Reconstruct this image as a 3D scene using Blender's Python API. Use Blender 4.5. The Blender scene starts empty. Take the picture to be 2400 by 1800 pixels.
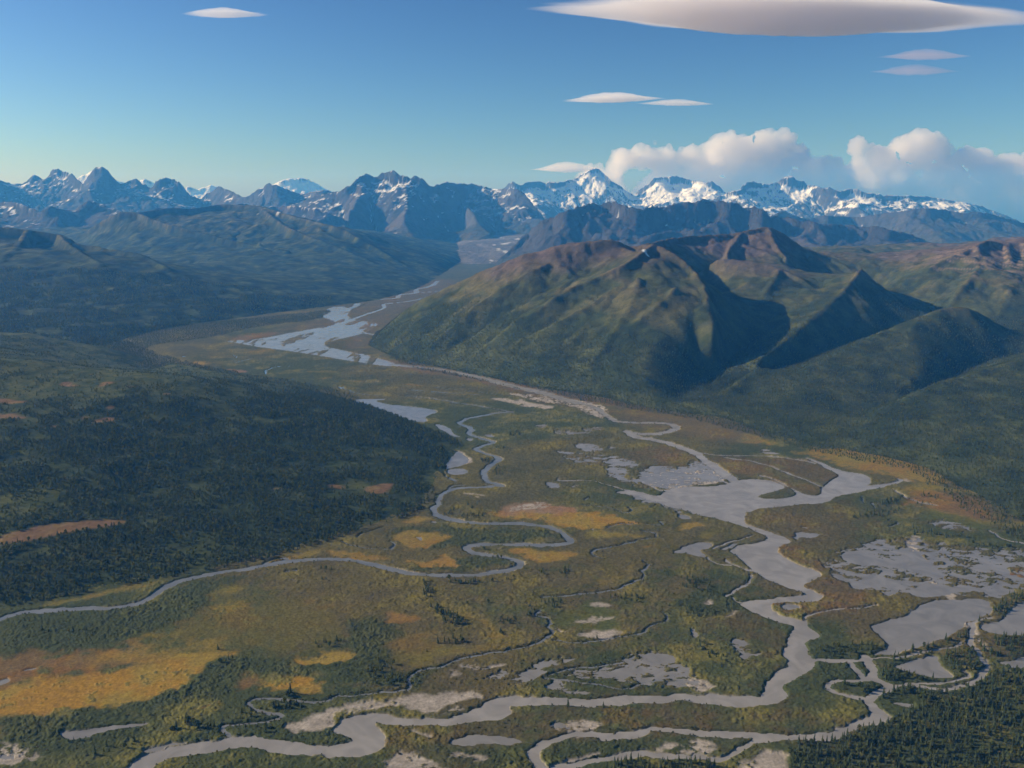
import bpy, math, random
import numpy as np
# ------------------------------------------------------------------ set-up
SC = bpy.context.scene
COL = SC.collection
rng = np.random.default_rng(7)
random.seed(7)
H = 800.0                       # camera height above the valley floor (m)
F = 1915.0                      # focal length in survey units (picture 2212 units wide)
CX, CY, HORIZON = 1106.0, 829.5, 442.0
TH = math.atan((CY - HORIZON) / F)
CT, ST = math.cos(TH), math.sin(TH)

def ground(pts):
    """survey sights -> points of the valley floor"""
    a = np.asarray(pts, float)
    u = (a[:, 0] - CX) / F; v = (a[:, 1] - CY) / F
    dy = CT - v * ST; dz = -ST - v * CT
    t = H / np.maximum(-dz, 1e-4)
    return np.stack([t * u, t * dy], 1)

def sight(x, y, Y):
    """a sighting taken at map distance Y -> world point"""
    u = (x - CX) / F; v = (y - CY) / F
    t = Y / (CT - v * ST)
    return (t * u, Y, H + t * (-ST - v * CT))

ORG = {'t': (0, 276.5), 'u': (737.3, 276.5), 'v': (1474.7, 276.5),
       'a': (0, 691.3), 'b': (737.3, 691.3), 'c': (1474.7, 691.3),
       'd': (0, 1106.0), 'e': (737.3, 1106.0), 'f': (1474.7, 1106.0), 'z': (0, 0)}
def S(text):
    """'d 10 20 30 40 e 5 6' -> survey coordinates; a letter switches the survey sheet"""
    out = []; o = 'z'; buf = []
    for w in text.split():
        if w in ORG: o = w
        else:
            buf.append(float(w))
            if len(buf) == 2:
                k = 1.0 if o == 'z' else 3.0
                out.append((ORG[o][0] + buf[0] / k, ORG[o][1] + buf[1] / k)); buf = []
    return out

# ------------------------------------------------------------------ noise
def _h(ix, iy, seed):
    n = (ix.astype(np.int64) * 374761393 + iy.astype(np.int64) * 668265263 + seed * 1442695041) & 0xffffffff
    n = ((n ^ (n >> 13)) * 1274126177) & 0xffffffff
    return ((n ^ (n >> 16)) & 0xffff).astype(np.float32) / 65535.0

def vnoise(x, y, seed=0):
    xi = np.floor(x); yi = np.floor(y)
    fx = (x - xi).astype(np.float32); fy = (y - yi).astype(np.float32)
    xi = xi.astype(np.int64); yi = yi.astype(np.int64)
    fx = fx * fx * fx * (fx * (fx * 6 - 15) + 10); fy = fy * fy * fy * (fy * (fy * 6 - 15) + 10)
    a = _h(xi, yi, seed); b = _h(xi + 1, yi, seed); c = _h(xi, yi + 1, seed); d = _h(xi + 1, yi + 1, seed)
    return (a + (b - a) * fx + (c - a) * fy + (a - b - c + d) * fx * fy) * 2 - 1

def fbm(x, y, scale, octv=4, seed=0, gain=0.5, ridged=False):
    x = np.asarray(x, np.float64) / scale; y = np.asarray(y, np.float64) / scale
    s = np.zeros(x.shape, np.float32); a = 1.0; t = 0.0
    for o in range(octv):
        xr = x * 0.8 + y * 0.6 + o * 17.3; yr = -x * 0.6 + y * 0.8 + o * 9.1
        n = vnoise(xr, yr, seed + o * 31)
        if ridged: n = 1 - 2 * np.abs(n)
        s += a * n; t += a; a *= gain; x = x * 2.03; y = y * 2.03
    return s / t * 1.6 if not ridged else s / t

def sstep(a, b, x):
    t = np.clip((x - a) / (b - a), 0, 1); return t * t * (3 - 2 * t)

# ------------------------------------------------------------------ outlines
def chaikin(p, closed, n=2):
    p = np.asarray(p, float)
    for _ in range(n):
        if closed:
            q = np.roll(p, -1, 0)
            p = np.stack([p * .75 + q * .25, p * .25 + q * .75], 1).reshape(-1, 2)
        else:
            a, b = p[:-1], p[1:]
            m = np.stack([a * .75 + b * .25, a * .25 + b * .75], 1).reshape(-1, 2)
            p = np.vstack([p[:1], m, p[-1:]])
    return p

def segdist(X, Y, p, closed):
    """distance to an outline (negative inside when closed)"""
    d2 = np.full(X.shape, 1e18); ins = np.zeros(X.shape, bool)
    q = np.roll(p, -1, 0) if closed else p[1:]
    r = p if closed else p[:-1]
    for (ax, ay), (bx, by) in zip(r, q):
        ex, ey = bx - ax, by - ay; L = ex * ex + ey * ey
        if L < 1e-9: continue
        t = np.clip(((X - ax) * ex + (Y - ay) * ey) / L, 0, 1)
        dd = (X - ax - t * ex) ** 2 + (Y - ay - t * ey) ** 2
        np.minimum(d2, dd, out=d2)
        if closed:
            c = (ay > Y) != (by > Y)
            if ey != 0: ins ^= c & (X < ax + (Y - ay) * ex / ey)
    d = np.sqrt(d2)
    return np.where(ins, -d, d) if closed else d

def region(X, Y, p, closed, margin, width=0.0):
    """(index, signed distance) of the points within margin of the outline"""
    lo = p.min(0) - margin - width; hi = p.max(0) + margin + width
    k = np.nonzero((X > lo[0]) & (X < hi[0]) & (Y > lo[1]) & (Y < hi[1]))[0]
    if len(k) == 0: return k, np.zeros(0)
    return k, segdist(X[k], Y[k], p, closed) - width

# ------------------------------------------------------------------ mesh + materials
def tag(o, label=None, cat=None, group=None, kind=None):
    if label: o['label'] = label
    if cat: o['category'] = cat
    if group: o['group'] = group
    if kind: o['kind'] = kind
    return o

def link(name, me, mat=None, parent=None, smooth=True):
    o = bpy.data.objects.new(name, me); COL.objects.link(o)
    if mat and len(me.materials) == 0: me.materials.append(mat)
    if smooth: me.polygons.foreach_set('use_smooth', np.ones(len(me.polygons), bool))
    if parent: o.parent = parent
    return o

def raw_mesh(name, co, faces):
    """co (n,3), faces (m,k) with constant k"""
    me = bpy.data.meshes.new(name)
    m, k = faces.shape
    me.vertices.add(len(co)); me.vertices.foreach_set('co', np.ascontiguousarray(co, np.float32).ravel())
    me.loops.add(m * k); me.loops.foreach_set('vertex_index', np.ascontiguousarray(faces, np.int32).ravel())
    me.polygons.add(m)
    me.polygons.foreach_set('loop_start', np.arange(0, m * k, k, dtype=np.int32))
    me.update(calc_edges=True)
    return me

def grid_faces(nr, nc):
    i = np.arange((nr - 1) * nc).reshape(nr - 1, nc)[:, :-1].ravel()
    return np.stack([i, i + 1, i + nc + 1, i + nc], 1)

def set_color(me, name, rgb):
    at = me.attributes.new(name, 'FLOAT_COLOR', 'POINT')
    c = np.ones((len(rgb), 4), np.float32); c[:, :3] = np.clip(rgb, 0, 1)
    at.data.foreach_set('color', c.ravel())

def mix(a, b, t):
    a = np.asarray(a, np.float32); b = np.asarray(b, np.float32)
    if a.ndim == 1: a = a[None]
    if b.ndim == 1: b = b[None]
    t = np.asarray(t, np.float32)[:, None]
    return a + (b - a) * t

def new_mat(name):
    m = bpy.data.materials.new(name); m.use_nodes = True
    nt = m.node_tree; nt.nodes.clear()
    return m, nt, nt.nodes, nt.links

def mat_ground(name, scale, amount, bump, bump_dist, rough=0.95, scale2=None, spec=0.05):
    """surface whose cover colour is stored per point; fine procedural grain and relief on top"""
    m, nt, N, L = new_mat(name)
    out = N.new('ShaderNodeOutputMaterial'); b = N.new('ShaderNodeBsdfPrincipled')
    b.inputs['Roughness'].default_value = rough; b.inputs['Specular IOR Level'].default_value = spec
    at = N.new('ShaderNodeAttribute'); at.attribute_name = 'cover'
    geo = N.new('ShaderNodeNewGeometry')
    no = N.new('ShaderNodeTexNoise'); no.inputs['Scale'].default_value = 1 / scale
    no.inputs['Detail'].default_value = 5; no.inputs['Roughness'].default_value = 0.65
    L.new(geo.outputs['Position'], no.inputs['Vector'])
    mr = N.new('ShaderNodeMapRange'); mr.inputs['From Min'].default_value = 0.3; mr.inputs['From Max'].default_value = 0.7
    mr.inputs['To Min'].default_value = 1 - amount; mr.inputs['To Max'].default_value = 1 + amount
    L.new(no.outputs['Fac'], mr.inputs['Value'])
    mul = N.new('ShaderNodeVectorMath'); mul.operation = 'SCALE'
    L.new(at.outputs['Color'], mul.inputs[0]); L.new(mr.outputs['Result'], mul.inputs['Scale'])
    L.new(mul.outputs[0], b.inputs['Base Color'])
    if bump > 0:
        n2 = N.new('ShaderNodeTexNoise'); n2.inputs['Scale'].default_value = 1 / (scale2 or scale)
        n2.inputs['Detail'].default_value = 6; n2.inputs['Roughness'].default_value = 0.7
        L.new(geo.outputs['Position'], n2.inputs['Vector'])
        bp = N.new('ShaderNodeBump'); bp.inputs['Strength'].default_value = bump; bp.inputs['Distance'].default_value = bump_dist
        L.new(n2.outputs['Fac'], bp.inputs['Height']); L.new(bp.outputs['Normal'], b.inputs['Normal'])
    L.new(b.outputs[0], out.inputs['Surface'])
    return m

# ------------------------------------------------------------------ terrain tools
class Field:
    def __init__(s, x0, x1, y0, y1, cell):
        s.x0, s.y0, s.cell = x0, y0, cell
        s.nc = int((x1 - x0) / cell) + 1; s.nr = int((y1 - y0) / cell) + 1
        s.x = x0 + np.arange(s.nc) * cell; s.y = y0 + np.arange(s.nr) * cell
        s.X, s.Y = np.meshgrid(s.x, s.y)
    def sample(s, arr, px, py):
        fx = np.clip((px - s.x0) / s.cell, 0, s.nc - 1.001); fy = np.clip((py - s.y0) / s.cell, 0, s.nr - 1.001)
        i = fx.astype(int); j = fy.astype(int); fx = fx - i; fy = fy - j
        return (arr[j, i] * (1 - fx) * (1 - fy) + arr[j, i + 1] * fx * (1 - fy)
                + arr[j + 1, i] * (1 - fx) * fy + arr[j + 1, i + 1] * fx * fy)

def raster(line, f, lev, acc, cnt):
    """write a 3D polyline into the constraint grid of level lev"""
    c = f.cell * lev
    p = np.asarray(line, float)
    for a, b in zip(p[:-1], p[1:]):
        n = max(2, int(np.hypot(b[0] - a[0], b[1] - a[1]) / c * 1.6) + 1)
        t = np.linspace(0, 1, n)
        q = a[None] + (b - a)[None] * t[:, None]
        i = np.round((q[:, 0] - f.x0) / c).astype(int); j = np.round((q[:, 1] - f.y0) / c).astype(int)
        k = (i >= 0) & (j >= 0) & (i < acc.shape[1]) & (j < acc.shape[0])
        np.add.at(acc, (j[k], i[k]), q[k, 2]); np.add.at(cnt, (j[k], i[k]), 1)

def membrane(f, lines, fixed=None, iters=(60, 60, 50, 40, 30, 24), border=None):
    """stretch a surface over surveyed ridge, stream and foot lines"""
    h = None
    for li, lev in enumerate([32, 16, 8, 4, 2, 1]):
        nr = (f.nr - 1) // lev + 1; nc = (f.nc - 1) // lev + 1
        if min(nr, nc) < 6: continue
        acc = np.zeros((nr, nc)); cnt = np.zeros((nr, nc))
        for l in lines: raster(l, f, lev, acc, cnt)
        m = cnt > 0; val = acc / np.maximum(cnt, 1)
        if fixed is not None:
            fm = fixed[0][::lev, ::lev][:nr, :nc]; fv = fixed[1][::lev, ::lev][:nr, :nc]
            val = np.where(fm & ~m, fv, val); m = m | fm
        if h is None:
            h = np.full((nr, nc), val[m].mean() if m.any() else 0.0)
        else:
            J, I = np.meshgrid(np.arange(nr) / 2, np.arange(nc) / 2, indexing='ij')
            j = np.minimum(J.astype(int), h.shape[0] - 2); i = np.minimum(I.astype(int), h.shape[1] - 2)
            fj = np.clip(J - j, 0, 1); fi = np.clip(I - i, 0, 1)
            h = h[j, i] * (1 - fj) * (1 - fi) + h[j + 1, i] * fj * (1 - fi) + h[j, i + 1] * (1 - fj) * fi + h[j + 1, i + 1] * fj * fi
        h[m] = val[m]
        for _ in range(iters[li] * (4 if li < 3 else 1)):
            p = np.pad(h, 1, mode='edge')
            h = 0.25 * (p[:-2, 1:-1] + p[2:, 1:-1] + p[1:-1, :-2] + p[1:-1, 2:])
            h[m] = val[m]
    return h

def blur(h, n):
    for _ in range(n):
        p = np.pad(h, 1, mode='edge')
        h = (p[:-2, 1:-1] + p[2:, 1:-1] + p[1:-1, :-2] + p[1:-1, 2:] + 4 * h) / 8
    return h

OFF = [(-1, -1), (-1, 0), (-1, 1), (0, -1), (0, 1), (1, -1), (1, 0), (1, 1)]
def erode(h, cell, n, K, hold=None, back=0.0, diff=0.05, m=0.5, cap=1.6):
    """streams cut into the surface (drainage area x slope), hill creep rounds it"""
    target = h.copy(); nr, nc = h.shape; N = nr * nc
    idx = np.arange(N).reshape(nr, nc)
    edge = np.zeros((nr, nc), bool); edge[0] = edge[-1] = True; edge[:, 0] = edge[:, -1] = True
    for it in range(n):
        best = np.zeros((nr, nc)); R = idx.copy(); D = np.full((nr, nc), cell)
        lown = np.full((nr, nc), 1e9)
        hp = np.pad(h, 1, constant_values=1e9); ip = np.pad(idx, 1)
        jit = 1 + 0.15 * rng.random((nr, nc))
        for dj, di in OFF:
            nb = hp[1 + dj:1 + dj + nr, 1 + di:1 + di + nc]
            dist = cell * (1.41421 if dj and di else 1.0)
            s = (h - nb) / dist * jit
            k = s > best
            best = np.where(k, s, best); R = np.where(k, ip[1 + dj:1 + dj + nr, 1 + di:1 + di + nc], R)
            D = np.where(k, dist, D); lown = np.minimum(lown, nb)
        pit = (best <= 0) & ~edge
        h = np.where(pit, lown + 0.02 * cell, h)
        R[edge] = idx[edge]
        r = R.ravel(); A = np.ones(N)
        rr = np.append(r, N); rr[:N][r == np.arange(N)] = N
        A = np.append(A, 0.0)
        for _ in range(11):
            A = A + np.bincount(rr, weights=A, minlength=N + 1)
            A[N] = 0; rr = rr[rr]
        A = A[:N]
        c = K * (A * cell * cell) ** m / D.ravel()
        c[r == np.arange(N)] = 0
        if hold is not None: c *= hold.ravel()
        c = np.minimum(c, cap)
        a = h.ravel() / (1 + c); b = c / (1 + c); b[r == np.arange(N)] = 0
        a0 = a.copy(); q = r.copy()
        for _ in range(11):
            a0 = a0 + b * a0[q]; b = b * b[q]; q = q[q]
        h = a0.reshape(nr, nc)
        if diff:
            p = np.pad(h, 1, mode='edge')
            lap = p[:-2, 1:-1] + p[2:, 1:-1] + p[1:-1, :-2] + p[1:-1, 2:] - 4 * h
            h = h + diff * lap * (hold if hold is not None else 1)
        if back: h = h + back * (target - h)
    return h
# ------------------------------------------------------------------ survey of the valley floor
# (kind, half width in metres for lines / 0 for outlines, sights)
RIVER_OUT = [
 # lower river, both banks
 'd 700 1760 815 1659 870 1600 1000 1540 1250 1495 1420 1480 1600 1455 1740 1460 1900 1490 2050 1520 2130 1525 2212 1505 '
 'e 40 1495 78 1480 40 1455 0 1440 d 2180 1425 2175 1400 2200 1375 e 20 1350 90 1325 180 1310 280 1310 400 1335 520 1345 700 1325 '
 '830 1308 880 1270 960 1230 1080 1205 1250 1190 1480 1200 1640 1215 1800 1200 1950 1185 2212 1178 '
 'f 150 1180 350 1195 490 1204 508 1204 510 1180 530 1120 590 1060 620 1020 690 1003 692 985 690 960 665 930 660 880 680 830 728 758 735 752 700 740 600 715 '
 '500 670 400 620 375 600 400 585 500 565 640 550 780 537 785 528 720 500 600 460 520 420 450 380 420 350 350 290 310 250 340 225 430 210 '
 '520 195 560 175 520 140 450 110 400 80 380 60 340 40 380 0 410 10 400 40 420 80 450 90 520 110 600 140 680 175 685 190 650 215 600 240 595 265 640 290 '
 '720 330 800 355 860 380 890 405 870 430 820 460 775 480 830 505 890 535 915 552 880 570 800 583 700 585 600 580 560 585 560 610 '
 '600 660 680 690 760 705 810 720 840 760 875 790 870 815 840 835 790 855 800 890 800 920 840 950 870 970 865 1000 820 1040 740 1080 '
 '670 1110 635 1130 640 1165 665 1195 665 1215 600 1250 500 1265 400 1265 250 1250 120 1235 0 1222 e 2050 1240 1900 1240 1700 1258 '
 '1500 1250 1330 1235 1200 1250 1100 1252 1082 1262 1090 1310 1040 1345 950 1365 820 1370 700 1375 500 1385 350 1380 215 1362 205 1370 240 1400 265 1450 '
 '272 1480 240 1530 150 1565 0 1592 d 2000 1580 1800 1560 1640 1525 1540 1540 1430 1545 1300 1570 1130 1590 1050 1620 980 1659 880 1760',
 # silty lake in the middle of the braids
 'b 2150 1215 2080 1190 1960 1155 1850 1125 1770 1120 1850 1100 1930 1110 2060 1150 2100 1100 2212 1085 c 80 1080 170 1085 320 1050 400 1030 '
 '560 1040 650 1070 670 1090 600 1105 500 1130 470 1150 540 1163 700 1150 735 1130 720 1100 760 1120 850 1140 900 1135 900 1080 960 1050 '
 '1020 1005 960 975 850 920 780 890 830 900 950 950 1050 985 1180 1000 1240 1050 1180 1080 1250 1075 1400 1050 1410 1040 1380 1025 1435 1035 '
 '1420 1055 1250 1095 1150 1110 1000 1140 960 1185 750 1195 600 1210 450 1230 380 1255 400 1290 430 1345 400 1340 330 1315 200 1285 100 1260 0 1225',
]
UPPER_OUT = ['z 480 737 560 733 620 720 690 708 730 700 715 690 690 685 720 672 700 668 735 660 760 668 745 685 790 695 820 700 800 710 790 720 720 735 '
 '690 745 730 755 800 770 860 785 840 793 760 780 690 768 620 757 560 750 520 742']
# (half width m, line)
BRAIDS = [
 (24, 'z 740 672 775 660 765 652 815 647 865 644 855 637 905 633 893 625 930 620 945 608'), (14, 'z 760 690 800 676 835 665 822 657 880 652 930 641'), (12, 'z 790 703 760 712 800 722 860 735'),
 (10, 'z 905 633 960 628 985 618'), (9, 'z 815 647 790 640 840 633 880 628'),
 (20, 'a 2212 235 b 100 215 180 245 260 285 350 292 450 300 600 315'),
 (24, 'b 600 315 750 340 900 375 1000 400 1150 440 1300 470 1400 500 1540 540'),
 (13, 'b 1540 540 1640 560 1700 600 1740 640 1800 660 1950 668 2100 665 2180 690 2150 720 2000 745 1850 725'),
 (17, 'b 1850 725 1900 760 2000 770 2130 800 2212 835 c 60 850 120 890 200 950 250 985 330 1045'),
 (4, 'c 0 840 250 880 450 880 650 890 760 905 850 930'), (4, 'c 280 890 480 920 600 960 700 1000 850 1060 900 1080'),
 (3, 'c 500 1010 600 1040 700 1090 760 1120'), (4, 'c 60 1010 150 1000 230 1040 300 1060'), (3, 'c 0 960 80 980 60 1020'),
 (3, 'b 1900 1030 2000 1070 2060 1110 c 0 1090'), (3, 'b 1400 1040 1640 1040 1750 1075 1850 1100'), (3, 'b 1950 1020 2100 1060 2212 1050'),
 (4, 'c 1180 1080 1300 1070'), (3, 'c 1380 1110 1420 1130 1500 1180 1640 1200'),
]
CREEK = [(8.5, 'd -200 780 0 700 80 660 200 645 400 635 600 630 750 620 850 600 950 575 1000 530 1080 480 1180 440 1350 405 1600 370 1900 320 2100 300 2212 305 '
 'e 120 320 220 345 300 370 420 400 600 415 800 410 1000 395 1120 375 1165 350 1150 320 1080 295 950 285 850 265 800 235 830 220 950 208 '
 '1150 210 1350 215 1480 205 1500 190 1450 150 1400 115 1300 85 1150 73 1000 75 850 70 700 50 620 20 b 590 1240 600 1210 640 1190 620 1170 '
 '620 1155 680 1110 760 1090 900 1085 1030 1075 1050 1070 980 1055 935 1035 925 990 940 950 1000 920 1035 900 1000 880 920 865 870 840 '
 '900 820 980 800 985 790 930 775 850 750 830 735 850 710 820 690 750 670 800 645 880 625 1000 605 1100 595'),
 (4, 'b 1100 595 1050 585 900 560 750 535 600 510 400 490')]
SIDE = [  # side arms of the lower river (half width m)
 (4.5, 'f 850 968 980 965 1080 975 1170 968 1180 935'), (5, 'f 1080 975 1130 1030 1160 1070'),
 (8, 'f 1185 940 1210 990 1235 1030 1215 1070 1280 1100 1340 1122'),
 (8, 'f 1340 1122 1290 1160 1180 1210 1240 1270 1310 1320'), (9, 'f 1310 1320 1250 1350 1100 1390 1000 1440 880 1460'),
 (7, 'f 880 1460 700 1470 560 1460 400 1435 200 1445 0 1420 e 2050 1412 1950 1430 1850 1455'),
 (8, 'e 1850 1455 1700 1450 1550 1440 1450 1460 1350 1490 1260 1530 1225 1580 1260 1630 1340 1690 1400 1800'),
 (7, 'e 1330 1680 1500 1650 1650 1605 1750 1598 1850 1570 1950 1562 2050 1585 2212 1585 f 100 1592'),
 (5, 'f 540 1465 400 1500 330 1570 250 1610 100 1592'), (3.5, 'e 1780 1470 1870 1475 1960 1440'),
 (4, 'f 1200 1080 1000 1095 940 1120 950 1150 1040 1180 1150 1205 1180 1212'),
 (4, 'f 1340 1120 1480 1115 1600 1140 1720 1155 1880 1120 1950 1050 1990 1000 1920 950 1900 890 1860 850 1880 790 1890 730'),
 (2.5, 'f 1440 1105 1600 1110 1750 1105 1870 1060 1810 1030'), (2.5, 'f 1990 1000 1975 960'),
 (2.5, 'f 1200 950 1400 940 1500 910 1650 890 1760 870 1800 850'),
 (3.5, 'c 2000 1370 2050 1405 2130 1435 2400 1480'), (3, 'f 1890 730 1940 700 2000 690'),
 (2.6, 'f 280 550 330 520 400 480 450 440 445 410'), (2.2, 'f 330 560 380 590'), (2.2, 'f 150 290 200 330 300 350'), (2.2, 'f 270 310 300 340 400 370 460 385'),
 (1.6, 'f 800 720 810 680 900 640 1050 630 1250 600'), (2, 'f 190 240 240 210 330 190 420 170 460 150'),
]
RILLS = [  # narrow, tree-lined streams
 (2.8, 'd 1500 1462 1430 1420 1430 1385 1550 1370 1700 1360 1850 1340 1840 1310 1700 1295 1610 1260 1640 1220 1750 1200 1900 1230 2100 1240 2212 1190'),
 (2.4, 'd 2212 1190 e 200 1172 400 1160 490 1130 440 1090 450 1045 600 1010 690 990 720 960 850 930 1050 900 1250 860 1370 800 1370 770 1330 740 1380 715 '
  '1340 680 1250 670 1300 640'),
 (1.8, 'e 1370 830 1600 850 1750 830 1850 800 1970 790 1975 740 2130 705 2100 660'),
 (2.2, 'e 1300 550 1500 540 1700 520 1820 490 1980 420 1930 380 1990 345 1960 320'),
 (2.2, 'b 1700 1545 1600 1510 1680 1475 1850 1450 1980 1415 2065 1410 2040 1380 1960 1370'),
 (1.8, 'b 1740 1345 1760 1325 1900 1320 2040 1330 2095 1325 2070 1305'), (1.6, 'b 1590 1165 1610 1145'), (1.8, 'b 1580 1200 1740 1210 1835 1255 1905 1235 1870 1215'),
 (2, 'b 0 1435 100 1470 330 1495 350 1480 340 1440 320 1435'), (1.8, 'b 100 1410 130 1380 210 1365 260 1345'),
 (4.5, 'a 1720 1590 1740 1560 1800 1545 1860 1550 1860 1560 1790 1575 1720 1600'), (3, 'a 1860 1630 1920 1625'), (2.5, 'a 1040 240 1110 242'), (2.5, 'a 1120 230 1200 238'),
 (4, 'a 1520 275 1580 262 1640 245'), (3, 'a 1510 225 1540 240 1530 245'), (4, 'a 1720 350 1730 320 1800 298 1870 300'), (3, 'a 1870 390 1920 378'), (4, 'a 2190 430 2212 445'),
 (3, 'b 0 435 100 478 250 492'), (2, 'e 1320 1078 1500 1090 1650 1120 1800 1145 1890 1150 1960 1105 2050 1090 2212 1095'),
 (1.8, 'e 1350 1060 1450 1020 1650 1010 1780 980 1900 940'), (4, 'b 640 950 650 1000 740 1045'), (3, 'b 700 1090 740 1070 800 1072'),
 (5, 'b 460 455 600 465 750 475 900 487'), (2.5, 'b 610 435 800 455 1000 480'), (2, 'b 20 395 250 402'),
 (1.5, 'c 1350 1300 1430 1320 1350 1340'), (1.5, 'c 1160 1150 1170 1180'), (1.5, 'c 1220 1185 1250 1215'),
]
PONDS = [
 'b 60 525 120 510 270 512 280 518 200 525 330 550 500 565 640 590 560 620 545 640 560 665 400 645 330 630 200 580 110 545',
 'b 600 675 660 680 710 705 720 735 780 755 760 760 700 740 640 710', 'b 800 765 850 770 830 790',
 'b 625 885 700 850 760 845 790 870 840 915 800 940 700 960 650 980 625 940', 'b 670 985 720 960 820 965 800 1000 720 1005',
 'b 930 745 970 742 990 755 960 763',
 'f 0 270 0 230 80 200 160 190 195 215 170 240 110 250 150 290 80 280', 'e 2130 260 2212 240 2230 265 2200 275',
 'f 620 600 700 600 770 620 700 640 640 625', 'f 2040 980 2130 965 2212 930 2300 940 2300 1010 2212 1015 2130 1010',
 'f 1370 1000 1440 980 1560 940 1650 930 1640 990 1700 1030 1760 1075 1640 1070 1500 1035',
 'f 1200 930 1310 900 1335 875 1290 820 1220 750 1250 740 1340 700 1500 640 1570 590 1650 570 1900 560 2000 580 2010 640 1930 700 1830 730 1760 790 1600 850 1450 895 1330 920',
 'f 1920 760 1990 725 2080 700 2100 650 2150 600 2212 590 2300 590 2300 800 2212 800 2000 790',
 'f 1010 290 1060 255 1250 242 1230 290 1390 325 1440 240 1540 285 1640 350 1700 420 1640 440 1560 405 1400 360 1200 345 1080 330', 'f 1440 520 1540 475 1690 468 1790 520 1700 545 1560 558', 'f 1270 545 1380 480 1440 475 1370 530',
 'f 1900 300 2050 350 2120 380 2110 430 2040 400 1920 340',
 'f 1360 1235 1480 1245 1490 1275 1400 1260', 'd 400 1412 560 1405 700 1385 850 1370 950 1375 930 1390 800 1395 650 1440 500 1460 440 1450',
 'e 700 1495 800 1455 950 1450 1150 1470 1190 1485 1100 1505 950 1505 800 1518 730 1510', 'd -60 1110 60 1070 75 1090 30 1115 -60 1140',
 'd 910 1550 960 1520 1100 1495 1220 1490 1100 1510 980 1545', 'd 150 1030 230 1008 240 1015 180 1030', 'b 1610 1352 1630 1350 1640 1362', 'e 575 62 640 66 600 78',
 'e 480 165 520 160 530 180 500 188', 'f 240 240 340 205 350 215 270 250', 'c -20 1255 60 1280 30 1295 -20 1285',
]
SHALLOWS = [  # shallow ponds broken up by sedge: (share of open water 0..1, outline, silty?)
 (.57, 'f 880 350 1000 250 1400 190 1700 230 1900 290 2212 270 2400 500 2100 560 1900 560 1600 520 1250 540 1000 460'),
 (.42, 'f 800 300 1000 230 1400 150 1500 170 1800 220 2300 230 2400 300 1800 330 1200 420 900 420'),
 (.62, 'f 700 150 760 120 930 150 860 180 780 190 740 200'), (.5, 'f 710 80 800 80 830 95 740 98'),
 (.45, 'f 1530 50 1640 40 1800 70 1950 120 1980 130 1890 160 1750 130 1600 100'), (.8, 'f 1750 130 1880 150 1890 175 1770 145'),
 (.6, 'f 260 850 330 810 430 820 500 910 490 940 440 950 440 990 380 950 330 910'), (.85, 'f 40 790 90 740 120 790 80 815'),
 (.6, 'f 0 1050 80 1070 240 1150 120 1150 0 1130'), (.55, 'e 880 1075 960 1065 1100 1040 1250 1030 1240 990 1340 940 1470 930 1560 950 1500 990 1380 1010 1330 1060 1260 1110 1150 1130 1050 1115 960 1090'),
 (.95, 'e 920 1080 1100 1050 1270 1035 1260 1000 1350 960 1440 950 1500 970 1380 1000 1320 1060 1250 1105 1130 1125'),
 (.75, 'e 1310 1165 1340 1110 1420 1095 1550 1130 1640 1165 1500 1172 1420 1165'), (.5, 'e 1350 1060 1600 1000 1900 900 2100 880 2212 900 2212 1180 1900 1130 1650 1100'),
 (.32, 'f -100 950 0 960 250 1150 100 1180 -200 1160'), (.35, 'e 1350 1340 1600 1310 1800 1350 1700 1420 1350 1440'), (.8, 'e 780 1010 900 995 1050 1005 1040 1020 900 1025 790 1022'),
 (.6, 'b 1320 690 1400 700 1560 720 1740 715 1500 750 1380 740'), (.5, 'b 1350 855 1450 865 1600 920 1800 940 1650 955 1500 925'),
 (.7, 'b 1710 950 1900 965 1900 990 1840 1060 1770 1035 1700 990'), (.6, 'b 1500 810 1600 790 1690 815 1690 870 1560 850'), (.8, 'b 1310 1060 1350 1045 1450 1065 1440 1085 1350 1085'),
 (.7, 'b 1480 1085 1540 1068 1560 1090'), (.6, 'b 1370 1018 1490 1022 1500 1040 1400 1034'), (.6, 'b 1700 1030 2100 1020 2212 990 c 200 960 250 1010 100 1060 b 2212 1100 1900 1100'),
 (.55, 'c 0 900 150 930 300 1050 0 1080'), (.62, 'b 1880 960 2212 930 c 250 990 300 1060 0 1085 b 2080 1100 1950 1060'), (.52, 'b 1350 840 1600 850 1900 900 1950 960 1700 960 1450 900'), (.5, 'b 1750 1110 1900 1120 2212 1225 c 60 1280 b 2100 1230 1900 1170'), (.5, 'b 1530 700 1700 690 1740 715 1600 725'),
 (.45, 'b 1250 680 1330 670 1360 700 1280 705'), (.55, 'b 1700 815 1800 835 1720 845'), (.4, 'c 60 690 160 700 130 720 60 715'),
 (.55, 'f 1130 1330 1180 1350 1150 1365'), (.5, 'd 0 1560 150 1530 240 1560 290 1590 200 1610 -100 1620'), (.4, 'e 200 1290 640 1280 820 1275 800 1290 600 1310'), (.3,'c 450 820 650 850 640 875 480 860'),
]
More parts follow.
